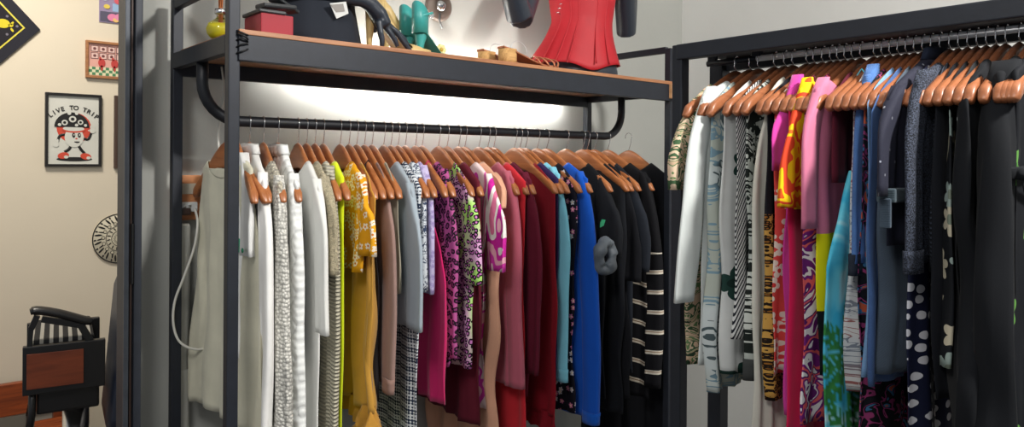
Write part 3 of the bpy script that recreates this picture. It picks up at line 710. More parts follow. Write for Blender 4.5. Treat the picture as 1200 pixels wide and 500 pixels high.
for i, (hk, ed, hem, st, mat, nm, cat, lab, op) in enumerate(Rr):
    Y = ys[i]; l = solve_right(Y, ed); op = dict(op); op.pop('lw', 0); op.pop('lmin', 0); l = max(.15, min(.30, l))
    gap = min([abs(Y - ys[j]) for j in (i - 1, i + 1) if 0 <= j < len(ys)])
    b = op.pop('b', max(.0078, min(.018, gap * .42))); ex, ey = RX - l, Y
    hz = zat(ed, hem, ex, ey) - RZ
    if 'slv' in op: op['slv'] = zat(ed, op['slv'], ex, ey) - RZ
    if mat == 'BLOCK':
        zf = lambda py: zat(962, py, RX - .18, Y) - RZ
        mat = blocks(((zf(366), (22, 24, 30)), (zf(276), (226, 216, 22)), (0.0, (204, 116, 146))))
    pk = -.040
    info.append(('R', i, nm, round(l, 3), round(gap, 3), round(Y, 3)))
    TREE[nm] = garment(nm, cat, lab, (RX, Y, RZ), PI, l, pk, st, mat, hz, b=b, **op)
    hanger((RX, Y, RZ), PI, woodR, pk, hlab(lab), 'wooden hangers on the right rail', .0095)
# ------------------------------------------------------------------ garment details that are things or trims of their own
def find(nm):
    for o in bpy.data.objects:
        if o.name == nm and 'label' in o: return o

# ------------------------------------------------------------------ things on the shelf
ZT = ZS + .006

for k, lab in enumerate(('empty wooden hanger on the right rail, left of the black wrap dress', 'empty wooden hanger on the right rail between wrap dress and green leaf dress', 'empty wooden hanger on the right rail directly left of the green leaf dress')):
    a, b_ = ys[-2], ys[-1]; yv = (ys[-3] + ys[-2]) / 2 if k == 0 else a + (b_ - a) * (.36 * k)
    hanger((RX, yv, RZ), PI, woodR, -.040, lab, 'wooden hangers on the right rail', .0095)
def smooth(pts, n=6):
    out = []
    for i in range(len(pts) - 1):
        p0 = pts[max(i - 1, 0)]; p1 = pts[i]; p2 = pts[i + 1]; p3 = pts[min(i + 2, len(pts) - 1)]
        for k in range(n):
            t = k / n; out.append(.5 * ((2 * p1) + (p2 - p0) * t + (2 * p0 - 5 * p1 + 4 * p2 - p3) * t * t + (3 * p1 - p0 - 3 * p2 + p3) * t ** 3))
    return out + [pts[-1]]
def build_in(mb, name, root, mat=None, solid=None):      # world-space builder parented to a rotated thing
    Mx = Matrix.LocRotScale(root.location, root.rotation_euler, None).inverted()
    mb.v = [Mx @ v for v in mb.v]; o = mb.build(name, root, local=True)
    if solid: sd = o.modifiers.new('solid', 'SOLIDIFY'); sd.thickness = solid
    return o
# rolled grey satin sleeve and green mark on the black tee
t = TREE['black_tee']; fy = YR - .262; x0 = onY(711, fy); c0 = P(710, 299, fy)
gs = satin((92, 100, 108), .35); mb = MB(); ring = []
for i in range(40):
    a = 2 * PI * i / 40; r_ = .044 * (1 + .10 * math.sin(3 * a)); ring.append((c0.x + r_ * .72 * math.cos(a), fy + .008 * math.sin(2 * a), c0.z + r_ * 1.12 * math.sin(a)))
mb.tube(ring, [.019 * (1 + .22 * math.sin(5 * 2 * PI * i / 40)) for i in range(40)], gs, 14, closed=True, ry=[.022 * (1 + .18 * math.cos(7 * 2 * PI * i / 40)) for i in range(40)])
build_in(mb, 'rolled_satin_sleeve', t)
g0 = P(705, 262, fy - .004); mb = MB()
mb.plate([(g0.x - .014, g0.z - .012), (g0.x + .004, g0.z - .006), (g0.x + .013, g0.z + .013), (g0.x - .004, g0.z + .016), (g0.x - .012, g0.z + .006)], fy - .012, .002, simple((36, 150, 104), .5)); build_in(mb, 'green_mark', t)
# green splash on the sheer blouse
t = TREE['sheer_blouse']; mb = MB(); x_ = t.location.x; gm = simple((60, 160, 120), .6)
for i in range(9):
    yy = YR - .05 + .02 * math.sin(i * 2.1) - .012 * i; zz = 1.335 - .008 * i + .012 * math.cos(i * 3)
    xx = x_ - .016 + (YR - yy) * math.sin(psi_left(280)) ; mb.lathe([(.001, -.003), (.011 - .0006 * i, -.001), (.011 - .0006 * i, .001), (.001, .003)], (xx, yy, zz), gm, 9, 'x')
build_in(mb, 'green_splash', t)
# tab on the sequinned blouse sleeve
t = TREE['sequinned_blouse']; fx = RX - .262; yy = onX(1036, fx); z_ = zat(1036, 228, fx, yy)
mb = MB(); mb.box((fx - .006, yy - .022, z_ - .014), (fx + .06, yy + .012, z_ + .012), denim((70, 84, 92)), .004); build_in(mb, 'sleeve_cuff', t)
mb = MB(); mb.box((fx - .011, yy - .016, z_ - .060), (fx - .003, yy + .004, z_ - .006), denim((58, 70, 82)), .003); o = build_in(mb, 'button_tab', t)
# waist tie of the wrap dress: a soft band over its near face with a small knot and two hanging ends
t = TREE['black_wrap_dress']; yq = t.location.y; z_ = zat(1150, 205, RX - .2, yq); mb = MB(); blk = plain((20, 22, 26), .1)
xf = RX - .235
def band(pts, w=.011):
    mb.tube(smooth([Vector(p) for p in pts], 4), w, blk, 8, ry=.0022)
band([(xf, yq - .004, z_), (xf + .03, yq - .030, z_ + .004), (xf + .12, yq - .037, z_ + .008), (xf + .24, yq - .038, z_ + .002), (xf + .36, yq - .036, z_ + .006)])
mb.lathe([(.001, -.010), (.010, -.005), (.011, .004), (.001, .010)], (xf + .03, yq - .036, z_ + .002), blk, 12, 'x')
band([(xf + .03, yq - .036, z_), (xf + .045, yq - .040, z_ - .05), (xf + .04, yq - .041, z_ - .11), (xf + .05, yq - .041, z_ - .17)], .008)
band([(xf + .03, yq - .036, z_), (xf + .08, yq - .041, z_ - .02), (xf + .13, yq - .042, z_ - .05), (xf + .19, yq - .042, z_ - .055)], .008)
build_in(mb, 'waist_tie', t)

# ------------------------------------------------------------------ things on the shelf
ZT = ZS + .0065
def remesh(o, vox, it=4):
    a = o.modifiers.new('skin', 'REMESH'); a.mode = 'VOXEL'; a.voxel_size = vox; a.use_smooth_shade = True
    b = o.modifiers.new('smooth', 'SMOOTH'); b.iterations = it; b.factor = .6
def er(c, rx, ry, z, n=28, fold=0.0, k=9, ph=0.0, rot=-YAW):
    out = []
    for j in range(n):
        a = 2 * PI * j / n; f = 1 + fold * math.sin(k * a + ph)
        x, y = rx * math.cos(a) * f, ry * math.sin(a) * f
        out.append(Vector((c[0] + x * math.cos(rot) - y * math.sin(rot), c[1] + x * math.sin(rot) + y * math.cos(rot), z)))
    return out
char = NT('charcoal_mannequin'); char = char.fin((40, 46, 56), .38)
# mannequin 1
Y1 = 1.985; c = (onY(366, Y1), Y1)
m1 = thing('mannequin', 'charcoal mannequin bust in dark grey dress, leaning on one hand, left on the shelf', 'mannequin', (c[0], c[1], ZT))
body = MB()
prof = [(.098, .085, ZT + .10), (.102, .088, ZT + .18), (.092, .075, ZT + .26), (.115, .085, ZT + .36), (.140, .090, ZT + .45), (.150, .080, ZT + .50), (.09, .06, ZT + .535), (.045, .045, ZT + .56), (.042, .042, ZT + .62)]
body.loft([er(c, a, b_, z) for a, b_, z in prof], char)
sh = Vector((c[0] - .10, c[1] + .02, ZT + .48)); elb = P(322, -22, 1.93); wr = P(424, 0, 1.86); kn = P(446, 24, 1.85)
body.tube([sh, sh.lerp(elb, .5), elb], [.040, .036, .032], char, 14); body.tube([elb, elb.lerp(wr, .45), wr], [.032, .030, .021], char, 14)
body.tube([wr, P(434, 6, 1.855), P(442, 16, 1.85), P(449, 30, 1.85)], [.021, .022, .023, .020], char, 14, ry=[.021, .026, .034, .034])
for pts in ([(443, 24, 1.825), (445, 38, 1.822), (447, 47, 1.822), (447, 55, 1.824)], [(448, 27, 1.84), (456, 38, 1.835), (462, 47, 1.835), (465, 55, 1.837)], [(451, 27, 1.855), (464, 38, 1.85), (474, 52, 1.85), (483, 63, 1.855)], [(450, 28, 1.875), (462, 36, 1.88), (472, 45, 1.885), (479, 55, 1.89)], [(436, 14, 1.88), (436, 28, 1.895), (439, 38, 1.90)]):
    q = [P(*p) for p in pts]; q = [Vector((v.x, v.y, max(v.z, ZT + .0075))) for v in q]
    body.tube(q, [.0105, .0095, .0088, .0065][:len(q)], char, 10)
o = body.build('body', m1); remesh(o, .0042, 3)
mb = MB(); dm = plain((38, 42, 50), .06, tex='weave'); prof = [(.138, .115, ZT + .002), (.137, .114, ZT + .02), (.127, .106, ZT + .07), (.118, .099, ZT + .12), (.112, .095, ZT + .17), (.100, .082, ZT + .26), (.122, .092, ZT + .36), (.146, .096, ZT + .43)]
mb.loft([er(c, a, b_, z, 64, .012, 11, z * 3) for a, b_, z in prof], dm, (True, False)); mb.build('dress', m1)
mb = MB(); a, b_, c_, d_ = P(385, 4, 1.858), P(404, 2, 1.858), P(407, 16, 1.858), P(393, 22, 1.858)
mb.plate([(p.x, p.z) for p in (d_, c_, b_, a)], 1.856, .0015, simple((196, 198, 196), .6)); a2, b2, c2, d2 = P(387, 5, 1.85), P(402, 4, 1.85), P(404, 13, 1.85), P(394, 14, 1.85)
mb.plate([(p.x, p.z) for p in (d2, c2, b2, a2)], 1.8545, .001, simple((130, 126, 122), .6)); mb.build('hang_tag', m1)
# mannequin 2
Y2 = 1.975; c = (onY(681, Y2), Y2)
m2 = thing('mannequin', 'charcoal mannequin torso wearing a red corset at the right of the shelf', 'mannequin', (c[0], c[1], ZT))
body = MB(); prof = [(.135, .10, ZT + .001), (.138, .105, ZT + .03), (.132, .098, ZT + .06), (.112, .082, ZT + .12), (.100, .072, ZT + .18), (.094, .068, ZT + .27), (.108, .076, ZT + .38), (.140, .09, ZT + .46), (.155, .075, ZT + .54), (.10, .055, ZT + .575), (.045, .045, ZT + .60), (.042, .042, ZT + .66)]
body.loft([er(c, a, b_, z) for a, b_, z in prof], char)
rt = Vector((CY, -SY, 0)); C2 = Vector((c[0], c[1], 0))
for sg, ep, wp in ((-1, (608, 22, 1.90), (592, -38, 1.86)), (1, (733, 40, 2.0), (738, -30, 1.93))):
    s_ = C2 + rt * (.155 * sg) + Vector((0, 0, ZT + .52)); e = P(*ep); w_ = P(*wp)
    body.tube([s_, s_.lerp(e, .5), e], [.050, .050, .046] if sg < 0 else [.046, .044, .040], char, 14); body.tube([e, e.lerp(w_, .5), w_], [.046, .042, .030] if sg < 0 else [.040, .036, .028], char, 14)
    h = w_ + Vector((0, 0, .05)) ; body.tube([w_, w_ + Vector((0, -.01, .03)), h], [.022, .024, .02], char, 12, ry=[.024, .034, .034])
    for k in range(4): u = rt * (.013 * (k - 1.5)); body.tube([h + u * .8, h + u + Vector((0, -.012, .035)), h + u * 1.1 + Vector((0, -.03, .06 - .006 * abs(k - 1.5)))], [.009, .008, .0065], char, 8)
    body.tube([w_ + rt * .018 * sg, w_ + rt * .035 * sg + Vector((0, -.01, .04)), w_ + rt * .036 * sg + Vector((0, -.02, .065))], [.01, .009, .007], char, 8)
o = body.build('body', m2); remesh(o, .006, 4)
red = plain((168, 14, 30), .08, .62, .0); mb = MB()
rings = []
for q in range(26):
    f = q / 25; z = ZT + .045 + .40 * f
    rx = .114 + .054 * max(0, 1 - f * 2.2) ** 1.3 + .030 * max(0, f - .45) / .55; ry = rx * .76
    lean = rt * (-.034 * max(0, 1 - f * 2.2)); cc = (c[0] + lean.x, c[1] + lean.y); rx += .012 * max(0, 1 - f * 3)
    rg = er(cc, rx, ry, z, 96, .0045 * (1 - f) + .0015, 11, f * 5)
    for v in rg:                                  # pointed front hem
        d = (Vector((v.x, v.y, 0)) - C2); lat = d.dot(rt)
        if f < .25: v.z -= (1 - f / .25) * (.030 * math.exp(-((lat - .03) / .06) ** 2) - .012)
    rings.append(rg)
mb.loft(rings, red, (False, False)); o = mb.build('corset', m2); sd = o.modifiers.new('solid', 'SOLIDIFY'); sd.thickness = .002; sd.offset = 1
for off in (-.085, -.05, -.02, .05, .085):
    mb = MB(); pts = []
    for q in range(20):
        f = q / 19; rx = (.114 + .054 * max(0, 1 - f * 2.2) ** 1.3 + .030 * max(0, f - .45) / .55) * 1.004; ry = rx * .77
        a = math.asin(max(-.97, min(.97, off * (rx / .12) / rx))); fw = Vector((-SY, -CY, 0))
        pts.append(C2 + rt * (-.034 * max(0, 1 - f * 2.2)) + rt * ((rx + .012 * max(0, 1 - f * 3)) * math.sin(a)) + fw * ((ry + .010 * max(0, 1 - f * 3)) * math.cos(a)) + Vector((0, 0, ZT + .052 + .39 * f)))
    mb.tube(pts, .0028, red, 6); mb.build('boning_seam', m2)
mb = MB()
for k in range(3):
    q = C2 + rt * (-.118 * math.sin(R(50)) - .012 + .006 * k) + Vector((-SY, -CY, 0)) * (.092 * math.cos(R(50)) + .012) + Vector((0, 0, ZT + .245 + .016 * k)); mb.tube([q, q + Vector((.010, -.004, .003)), q + Vector((.02, 0, -.004))], .0022, chrome(), 6)
mb.build('lace_clip', m2)

# shoes
def frame(base, ang):
    d = Vector((math.cos(ang), math.sin(ang), 0)); return lambda s_, w, z: Vector(base) + d * s_ + Vector((-d.y, d.x, 0)) * w + Vector((0, 0, z))
def sole_z(t, h): return h * (1 - min(1, t / .68)) ** 1.5 * (1 + .5 * min(1, t / .68)) + .004 if t < .68 else .004
def shoe(name, label, cat, base, ang, ln, h, body_m, sole_m, heel_m, kind, group=None):
    t = thing(name, label, cat, base, group); Fm = frame(base, ang)
    def wd(q): return (.024 + .014 * math.sin(min(1, q / .75) * PI / 2)) * (1 if q < .8 else max(.35, 1 - ((q - .8) / .2) ** 2 * .6)) * (1 if q > .06 else .75)
    rings = []
    for i in range(25):
        q = i / 24; z = sole_z(q, h); w = wd(q); rings.append([Fm(q * ln, -w, z), Fm(q * ln, -w * .9, z + .006), Fm(q * ln, w * .9, z + .006), Fm(q * ln, w, z)])
    mb = MB(); mb.loft(rings, sole_m, smooth=False); mb.build('sole', t)
    mb = MB()
    if kind == 'block': mb.loft([[Fm(.028 + r_ * math.cos(a), r_ * math.sin(a), z) for a in [2 * PI * k / 20 for k in range(20)]] for r_, z in ((.029, 0), (.030, h * .5), (.030, h + .002))], heel_m)
    else:
        mb.loft([[Fm(.012 + dx + r_ * math.cos(a), r_ * math.sin(a), z) for a in [2 * PI * k / 14 for k in range(14)]] for dx, r_, z in ((.004, .0065, 0), (.004, .0085, h * .3), (.007, .013, h * .6), (.011, .019, h * .88), (.014, .022, h + .002))], heel_m)
    mb.build('heel', t)
    if kind == 'pump':
        mb = MB(); rings = []
        for i in range(25):
            q = i / 24; z = sole_z(q, h) + .005; w = wd(q); wall = .048 * (1 - q * 1.6) if q < .5 else (.012 + .03 * max(0, (q - .62) / .38) ** .6 * (1 - max(0, (q - .85) / .15) ** 2 * .5))
            wall = max(.010, wall); close = 0 if q < .66 else min(1, (q - .66) / .12)
            r_ = []
            for k in range(13):
                a = PI * k / 12; ww = w * math.cos(a)
                zz = z + (wall * min(1, abs(math.cos(a)) ** .01) if close == 0 and 0 < k < 12 else 0)
                if close > 0: zz = z + wall * math.sin(a) ** .6 * close + wall * (1 - close) * (1 if 0 < k < 12 else 0) * .6
                elif 0 < k < 12: ww = w * (1 if k < 6.5 else -1) * .98 if False else ww
                r_.append(Fm(q * ln, ww, zz))
            rings.append(r_)
        # open topline: side walls
        L_, R_, = [], []
        for i in range(25):
            q = i / 24; z = sole_z(q, h) + .004; w = wd(q); wall = max(.010, .050 * (1 - q * 1.5)) if q < .66 else .018
            L_.append([Fm(q * ln, w, z), Fm(q * ln, w * 1.02, z + wall)]); R_.append([Fm(q * ln, -w, z), Fm(q * ln, -w * 1.02, z + wall)])
        for side in (L_, R_):
            vs = [p for a in side for p in a]; mb.add(vs, [(2 * i, 2 * i + 2, 2 * i + 3, 2 * i + 1) for i in range(24)], body_m, True)
        z = sole_z(0, h) + .004; vs = []
        for k in range(9):
            a = PI / 2 + PI * k / 8; vs += [Fm(.012 * math.cos(a), wd(0) * math.sin(a), z), Fm(.014 * math.cos(a), wd(0) * 1.02 * math.sin(a), z + .05)]
        mb.add(vs, [(2 * k, 2 * k + 2, 2 * k + 3, 2 * k + 1) for k in range(8)], body_m, True)
        toe = []
        for i in range(9):
            q = .66 + .34 * i / 8; z = .008; w = wd(q); hh = .034 * (1 - ((q - .66) / .34) ** 2 * .7)
            toe.append([Fm(q * ln, w * math.cos(PI * k / 12), z + hh * math.sin(PI * k / 12) ** .8) for k in range(13)])
        vs = [p for a in toe for p in a]; mb.add(vs, [(i * 13 + k, i * 13 + k + 1, (i + 1) * 13 + k + 1, (i + 1) * 13 + k) for i in range(8) for k in range(12)], body_m, True)
        o = mb.build('upper', t); sd = o.modifiers.new('solid', 'SOLIDIFY'); sd.thickness = .0018
    if kind == 'sandal':
        mb = MB(); z = sole_z(0, h) + .004; vs = []
        for k in range(13):
            a = PI * .42 + PI * 1.16 * k / 12; up = .080 * (.6 + .45 * math.sin(PI * k / 12)); vs += [Fm(.018 + .026 * math.cos(a), .026 * math.sin(a), z - .012), Fm(.018 + .028 * math.cos(a), .026 * math.sin(a), z + up)]
        mb.add(vs, [(2 * k, 2 * k + 2, 2 * k + 3, 2 * k + 1) for k in range(12)], body_m, True); o = mb.build('heel_counter', t); sd = o.modifiers.new('solid', 'SOLIDIFY'); sd.thickness = .002
        mb = MB(); rg = [Fm(.030 + .036 * math.cos(a), .030 * math.sin(a), z + .045 + .012 * math.cos(a + .4)) for a in [2 * PI * k / 24 for k in range(24)]]
        mb.tube(rg, .004, body_m, 8, closed=True, ry=.002); st = mb.build('ankle_strap', t)
        mb = MB(); p = Fm(.064, -.012, z + .05); mb.box(p - Vector((.006, .004, .007)), p + Vector((.006, .002, .007)), chrome(), .001); mb.build('buckle', st)
        mb = MB()
        for q0 in (.62, .76):
            vs = []; rr_ = []
            for i in range(3):
                q = q0 + .05 * i; rr_.append([Fm(q * ln, wd(q) * 1.05 * math.cos(PI * k / 12), .006 + .034 * math.sin(PI * k / 12)) for k in range(13)])
            vs = [p for a in rr_ for p in a]; mb.add(vs, [(i * 13 + k, i * 13 + k + 1, (i + 1) * 13 + k + 1, (i + 1) * 13 + k) for i in range(2) for k in range(12)], simple((222, 214, 168), .5), True)
        o = mb.build('toe_strap', t); sd = o.modifiers.new('solid', 'SOLIDIFY'); sd.thickness = .002
        mb = MB(); c = Fm(.70 * ln, 0, .048); ye = simple((226, 214, 150), .5); go = simple((190, 160, 60), .4)
        for k in range(7):
            a = 2 * PI * k / 7; e = c + Vector((.013 * math.cos(a), -.004, .011 * math.sin(a)))
            mb.lathe([(.001, -.004), (.007, -.002), (.008, .001), (.001, .004)], e, ye, 10, 'y')
        mb.lathe([(.001, -.008), (.006, -.005), (.006, .003), (.001, .004)], c - Vector((0, .004, 0)), go, 10, 'y'); mb.build('flower', t)
    if kind == 'block':
        for j, q0 in enumerate((.58, .68, .78, .88)):
            mb = MB(); pts = [Fm(q0 * ln + .01 * math.sin(2 * PI * k / 14 + j), wd(q0) * 1.05 * math.cos(PI * k / 14), .006 + .030 * math.sin(PI * k / 14) * (1.1 - .5 * (q0 - .58))) for k in range(15)]
            mb.tube(pts, .0038, body_m, 6, ry=.002); mb.build('strap', t)
        mb = MB(); pts = [Fm(.09 + .045 * math.cos(a), .028 * math.cos(a * .5), .05 + .035 * math.sin(a)) for a in [PI * k / 16 for k in range(17)]]
        mb.tube(pts, .0018, simple((190, 190, 190), .2), 6); mb.build('ankle_strap', t)
    return t
beige = satin((196, 168, 112)); tan = simple((190, 140, 100), .4); teal = satin((52, 150, 146)); cork = wood((206, 164, 108), (168, 126, 80), 30, .7); cop = simple((168, 104, 72), .35, .4)
g = 'pair of beige high heels'
shoe('high_heel_pump', 'beige satin high heel, nearer of two, its tall heel left of the mannequin fingers', 'shoe', (onY(426, 1.90), 1.90, ZT), R(-3), .215, .14, beige, beige, beige, 'pump', g)
shoe('high_heel_pump', 'beige satin high heel behind its pair, partly hidden by the mannequin hand', 'shoe', (onY(446, 2.02), 2.02, ZT), R(0), .20, .135, beige, tan, beige, 'pump', g)
g = 'pair of teal sandals'
shoe('teal_sandal', 'teal heeled sandal with pale yellow flower, nearer of the pair', 'shoe', (onY(488, 1.90), 1.90, ZT), R(25), .20, .085, teal, teal, teal, 'sandal', g)
shoe('teal_sandal', 'teal heeled sandal left of and behind its pair', 'shoe', (onY(473, 1.97), 1.97, ZT), R(25), .20, .085, teal, teal, teal, 'sandal', g)
g = 'pair of cork heeled sandals'
shoe('cork_heel_sandal', 'copper strapped sandal with round cork heel, nearer and right of its pair', 'shoe', (onY(586, 1.815), 1.815, ZT), R(-1), .24, .048, cop, cop, cork, 'block', g)
shoe('cork_heel_sandal', 'copper sandal with cork heel, left of and behind its pair', 'shoe', (onY(562, 1.90), 1.90, ZT), R(2), .24, .046, cop, cop, cork, 'block', g)
# red box
bx = thing('gift_box', 'small crimson box with black bow flap at left end of the shelf', 'box', (onY(305, 1.83), 1.83, ZT))
x0, x1 = onY(303, 1.80), onY(341, 1.80); crim = plain((150, 18, 38), .06, .6)
mb = MB(); mb.box((x0, 1.79, ZT), (x1, 1.90, ZT + .055), crim, .003); mb.box((x0 + .05, 1.905, ZT), (x1 + .03, 1.95, ZT + .088), crim, .003); mb.build('box_body', bx)
mb = MB(); bk = satin((30, 34, 38)); mb.box((x0 - .006, 1.786, ZT + .055), (x1 - .02, 1.90, ZT + .064), bk, .003)
mb.beam((x0 + .0, 1.80, ZT + .072), (x0 + .09, 1.81, ZT + .078), .05, .012, bk, .005); mb.beam((x0 + .035, 1.80, ZT + .095), (x0 + .10, 1.82, ZT + .070), .04, .008, bk, .003); mb.build('bow_flap', bx)
# paper slip
mb = MB(); a = onY(362, 1.80); mb.add([(a, 1.79, ZT + .001), (a + .07, 1.80, ZT + .001), (a + .062, 1.86, ZT + .006), (a + .012, 1.85, ZT + .014), (a, 1.79, ZT + .002), (a + .07, 1.80, ZT + .002), (a + .062, 1.86, ZT + .007), (a + .012, 1.85, ZT + .015)], [(0, 3, 2, 1), (4, 5, 6, 7), (0, 1, 5, 4), (1, 2, 6, 5), (2, 3, 7, 6), (3, 0, 4, 7)], simple((216, 216, 214), .7))
tag(mb.build('paper_slip'), 'small white paper slip lying on the shelf edge in front of the dark dress', 'paper')
# diffuser
yd = 1.93; xd = onY(252, yd) + .012; df = thing('reed_diffuser', 'round glass reed diffuser with yellow oil at the left end of the shelf', 'diffuser', (xd, yd, ZT))
mb = MB(); mb.lathe([(.002, .001), (.024, .001), (.033, .012), (.035, .024), (.031, .038), (.018, .048), (.010, .053), (.010, .070), (.0125, .071)], (xd, yd, ZT), glass_mat((240, 244, 236)), 28); mb.build('glass_bottle', df)
mb = MB(); mb.lathe([(.002, .003), (.022, .003), (.0305, .013), (.0325, .024), (.029, .035), (.002, .0355)], (xd, yd, ZT), satin((222, 206, 20), .03), 28); mb.build('yellow_oil', df)
mb = MB(); mb.lathe([(.0105, .062), (.0145, .063), (.0145, .076), (.0105, .077)], (xd, yd, ZT), chrome(), 20); mb.build('metal_collar', df)
for k in range(5):
    a = k * 1.3; mb = MB(); mb.tube([(xd + .003 * math.cos(a), yd + .003 * math.sin(a), ZT + .01), (xd + .010 * math.cos(a + 2), yd + .01 * math.sin(a + 2), ZT + .20)], .0018, simple((176, 104, 60), .7), 6); mb.build('reed', df)
# wall ornament
q = P(515, 7, 2.25); wo = thing('wall_ornament', 'round brown disc with silver centre hanging on wall above teal sandals', 'ornament', (q.x, 2.255, q.z))
mb = MB(); mb.lathe([(.002, 2.236 - q.y + .0), (.02, -.016), (.05, -.010), (.056, -.004), (.056, .006), (.002, .008)], (q.x, 2.26, q.z), simple((104, 92, 84), .5, .3), 32, 'y'); mb.build('disc', wo)
mb = MB(); mb.lathe([(.002, -.028), (.012, -.026), (.02, -.018), (.022, -.010), (.002, -.009)], (q.x, 2.26, q.z), chrome(), 20, 'y'); mb.build('silver_centre', wo)
mb = MB(); mb.tube([q + Vector((-.01, -.01, -.03)), q + Vector((-.012, -.012, -.06)), q + Vector((.0, -.012, -.085))], .004, simple((120, 124, 126), .4, .5), 8); mb.build('chain', wo)

# ------------------------------------------------------------------ socket, cable, stand-in for lit wall on the back wall
p0, p1 = P(203, 205, WY), P(236, 256, WY); so = thing('wall_socket', 'orange wooden wall box with pale panel and white socket left of the cream dress', 'socket', (p0.x, WY, p1.z))
wb = wood((206, 140, 92), (176, 110, 68), 12, .6)
mb = MB(); mb.box((p0.x, WY - .034, p1.z), (p1.x - .012, WY - .001, p0.z), wb, .002); mb.build('wooden_box', so)
a, b_ = P(208, 215, WY - .036), P(230, 227, WY - .036); mb = MB(); mb.box((a.x, WY - .038, b_.z), (b_.x, WY - .033, a.z), simple((198, 194, 176), .4), .001); mb.build('pale_panel', so)
a, b_ = P(206, 237, WY - .04), P(231, 246, WY - .04); mb = MB(); mb.box((a.x, WY - .048, b_.z - .004), (b_.x, WY - .033, a.z), simple((216, 218, 216), .35), .003); mb.build('white_socket', so)
mb = MB(); mb.box((a.x + .012, WY - .062, b_.z - .012), (b_.x - .022, WY - .047, b_.z + .008), simple((60, 42, 36), .4), .004)
for k in range(2): mb.box((a.x + .018 + .014 * k, WY - .052, b_.z + .010), (a.x + .026 + .014 * k, WY - .047, b_.z + .016), chrome(), .001)
mb.build('plug', so)
cb = [(229, 245), (232, 262), (228, 290), (216, 325), (206, 352), (204, 376), (209, 396), (220, 406), (236, 409), (250, 404)]
pts = [P(x, y, 2.16 - .01 * math.sin(i)) for i, (x, y) in enumerate(cb)]; pts[0] = P(229, 245, WY - .05)
mb = MB(); mb.tube(smooth(pts), .0035, simple((214, 212, 204), .4), 8); tag(mb.build('white_cable'), 'white power cable looping down from the wall socket', 'cable')
px_ = onY(213, 2.235); mb = MB(); pz = zat(213, 262, px_, 2.235); pj = zat(213, 432, px_, 2.235)
mb.lathe([(.002, 0), (.026, 0), (.026, pj - .002), (.0245, pj), (.026, pj + .002), (.026, pz - .01), (.022, pz), (.002, pz)], (px_, 2.242, 0), simple((196, 196, 188), .45), 24)  # pale cylinder added to stand in for a lit strip of wall
tag(mb.build('lit_wall_strip'), 'upright white pipe shape standing in for a lit strip of wall under the socket', 'lit wall')
mb = MB(); a = P(258, 70, 2.1); mb.tube(smooth([P(259, 78, 2.15), P(262, 110, 2.14), P(256, 150, 2.1), P(257, 182, 2.06), P(262, 215, 2.03)]), .003, simple((206, 204, 196), .4), 8)
tag(mb.build('hanging_cord'), 'thin pale cord hanging from the shelf behind the front left post', 'cord')

# ------------------------------------------------------------------ back room
WF = FY - .002
def q(px, py, Y=WF): v = P(px, py, Y); return (v.x, v.z)
def pic(name, label, x0, z1, x1, z0, fw, fm, depth=.02):
    t = thing(name, label, 'picture', (x0, FY, z0)); mb = MB(); Y = FY - .001
    for a, b_ in (((x0, z0), (x1, z0 + fw)), ((x0, z1 - fw), (x1, z1)), ((x0, z0 + fw), (x0 + fw, z1 - fw)), ((x1 - fw, z0 + fw), (x1, z1 - fw))): mb.box((a[0], Y - depth, a[1]), (b_[0], Y, b_[1]), fm, .0015)
    mb.build('frame', t); return t, FY - .008
ink = simple((24, 23, 24), .6); wht = simple((212, 212, 204), .6); ored = simple((206, 74, 54), .6)
(x0, z1), (x1, z0) = q(52, 108), q(118, 195)
pt, Yp = pic('framed_poster', 'black framed poster reading LIVE TO TRIP with a walking mushroom on a red disc', x0, z1, x1, z0, .012, simple((30, 28, 30), .4))
mb = MB(); mb.box((x0 + .01, Yp, z0 + .01), (x1 - .01, FY - .003, z1 - .01), wht)
w_, h_ = x1 - x0, z1 - z0; LY = Yp
def A(u, v): return (x0 + u * w_, z1 - v * h_)
def el(u, v, ru, rv, m_, lv, rot=0, a0=0.0, a1=2 * PI): x, z = A(u, v); mb.ell(x, z, ru * w_, rv * w_, LY - .0006 * lv, .0006, m_, 24, rot, a0, a1)
el(.51, .47, .31, .31, ored, 1)
for u, v, r_ in ((.3, .42, .02), (.74, .4, .022), (.68, .6, .02), (.32, .56, .018), (.77, .5, .014)): el(u, v, r_, r_, wht, 2)
el(.52, .90, .32, .045, ink, 1.2)
def limb(uv_, r_, m_, lv):
    pts = [Vector((A(u, v)[0], LY - .0006 * lv, A(u, v)[1])) for u, v in uv_]; mb.tube(smooth(pts, 5), r_ * w_, m_, 6, ry=.0004)
limb([(.46, .70), (.42, .76), (.34, .80)], .03, ink, 4); limb([(.58, .70), (.63, .76), (.70, .82)], .03, ink, 4)
limb([(.38, .56), (.26, .58), (.22, .66)], .026, ink, 4); limb([(.64, .60), (.76, .62), (.82, .52)], .026, ink, 4)
for u, v, ru, rv, rot in ((.32, .85, .10, .065, .2), (.72, .86, .10, .065, -.2)): el(u, v, ru, rv, ored, 5, rot); el(u + .05, v + .02, .04, .03, wht, 6)
for u, v in ((.19, .70), (.84, .50)):
    el(u, v, .055, .055, wht, 5)
    for k in range(3): el(u - .03 + .03 * k, v - .05, .016, .035, wht, 5.2)
el(.51, .60, .17, .20, wht, 5); el(.50, .49, .21, .07, ored, 5.4); el(.50, .48, .19, .05, wht, 5.6)
el(.47, .46, .31, .30, ink, 6, 0, 0, PI)
for u, v, r_ in ((.34, .40, .055), (.48, .35, .065), (.62, .39, .05), (.42, .27, .035), (.55, .27, .03), (.25, .43, .03), (.71, .43, .028), (.55, .43, .03)): el(u, v, r_, r_, wht, 7); el(u, v, r_ * .5, r_ * .5, ink, 8) if r_ > .045 else None
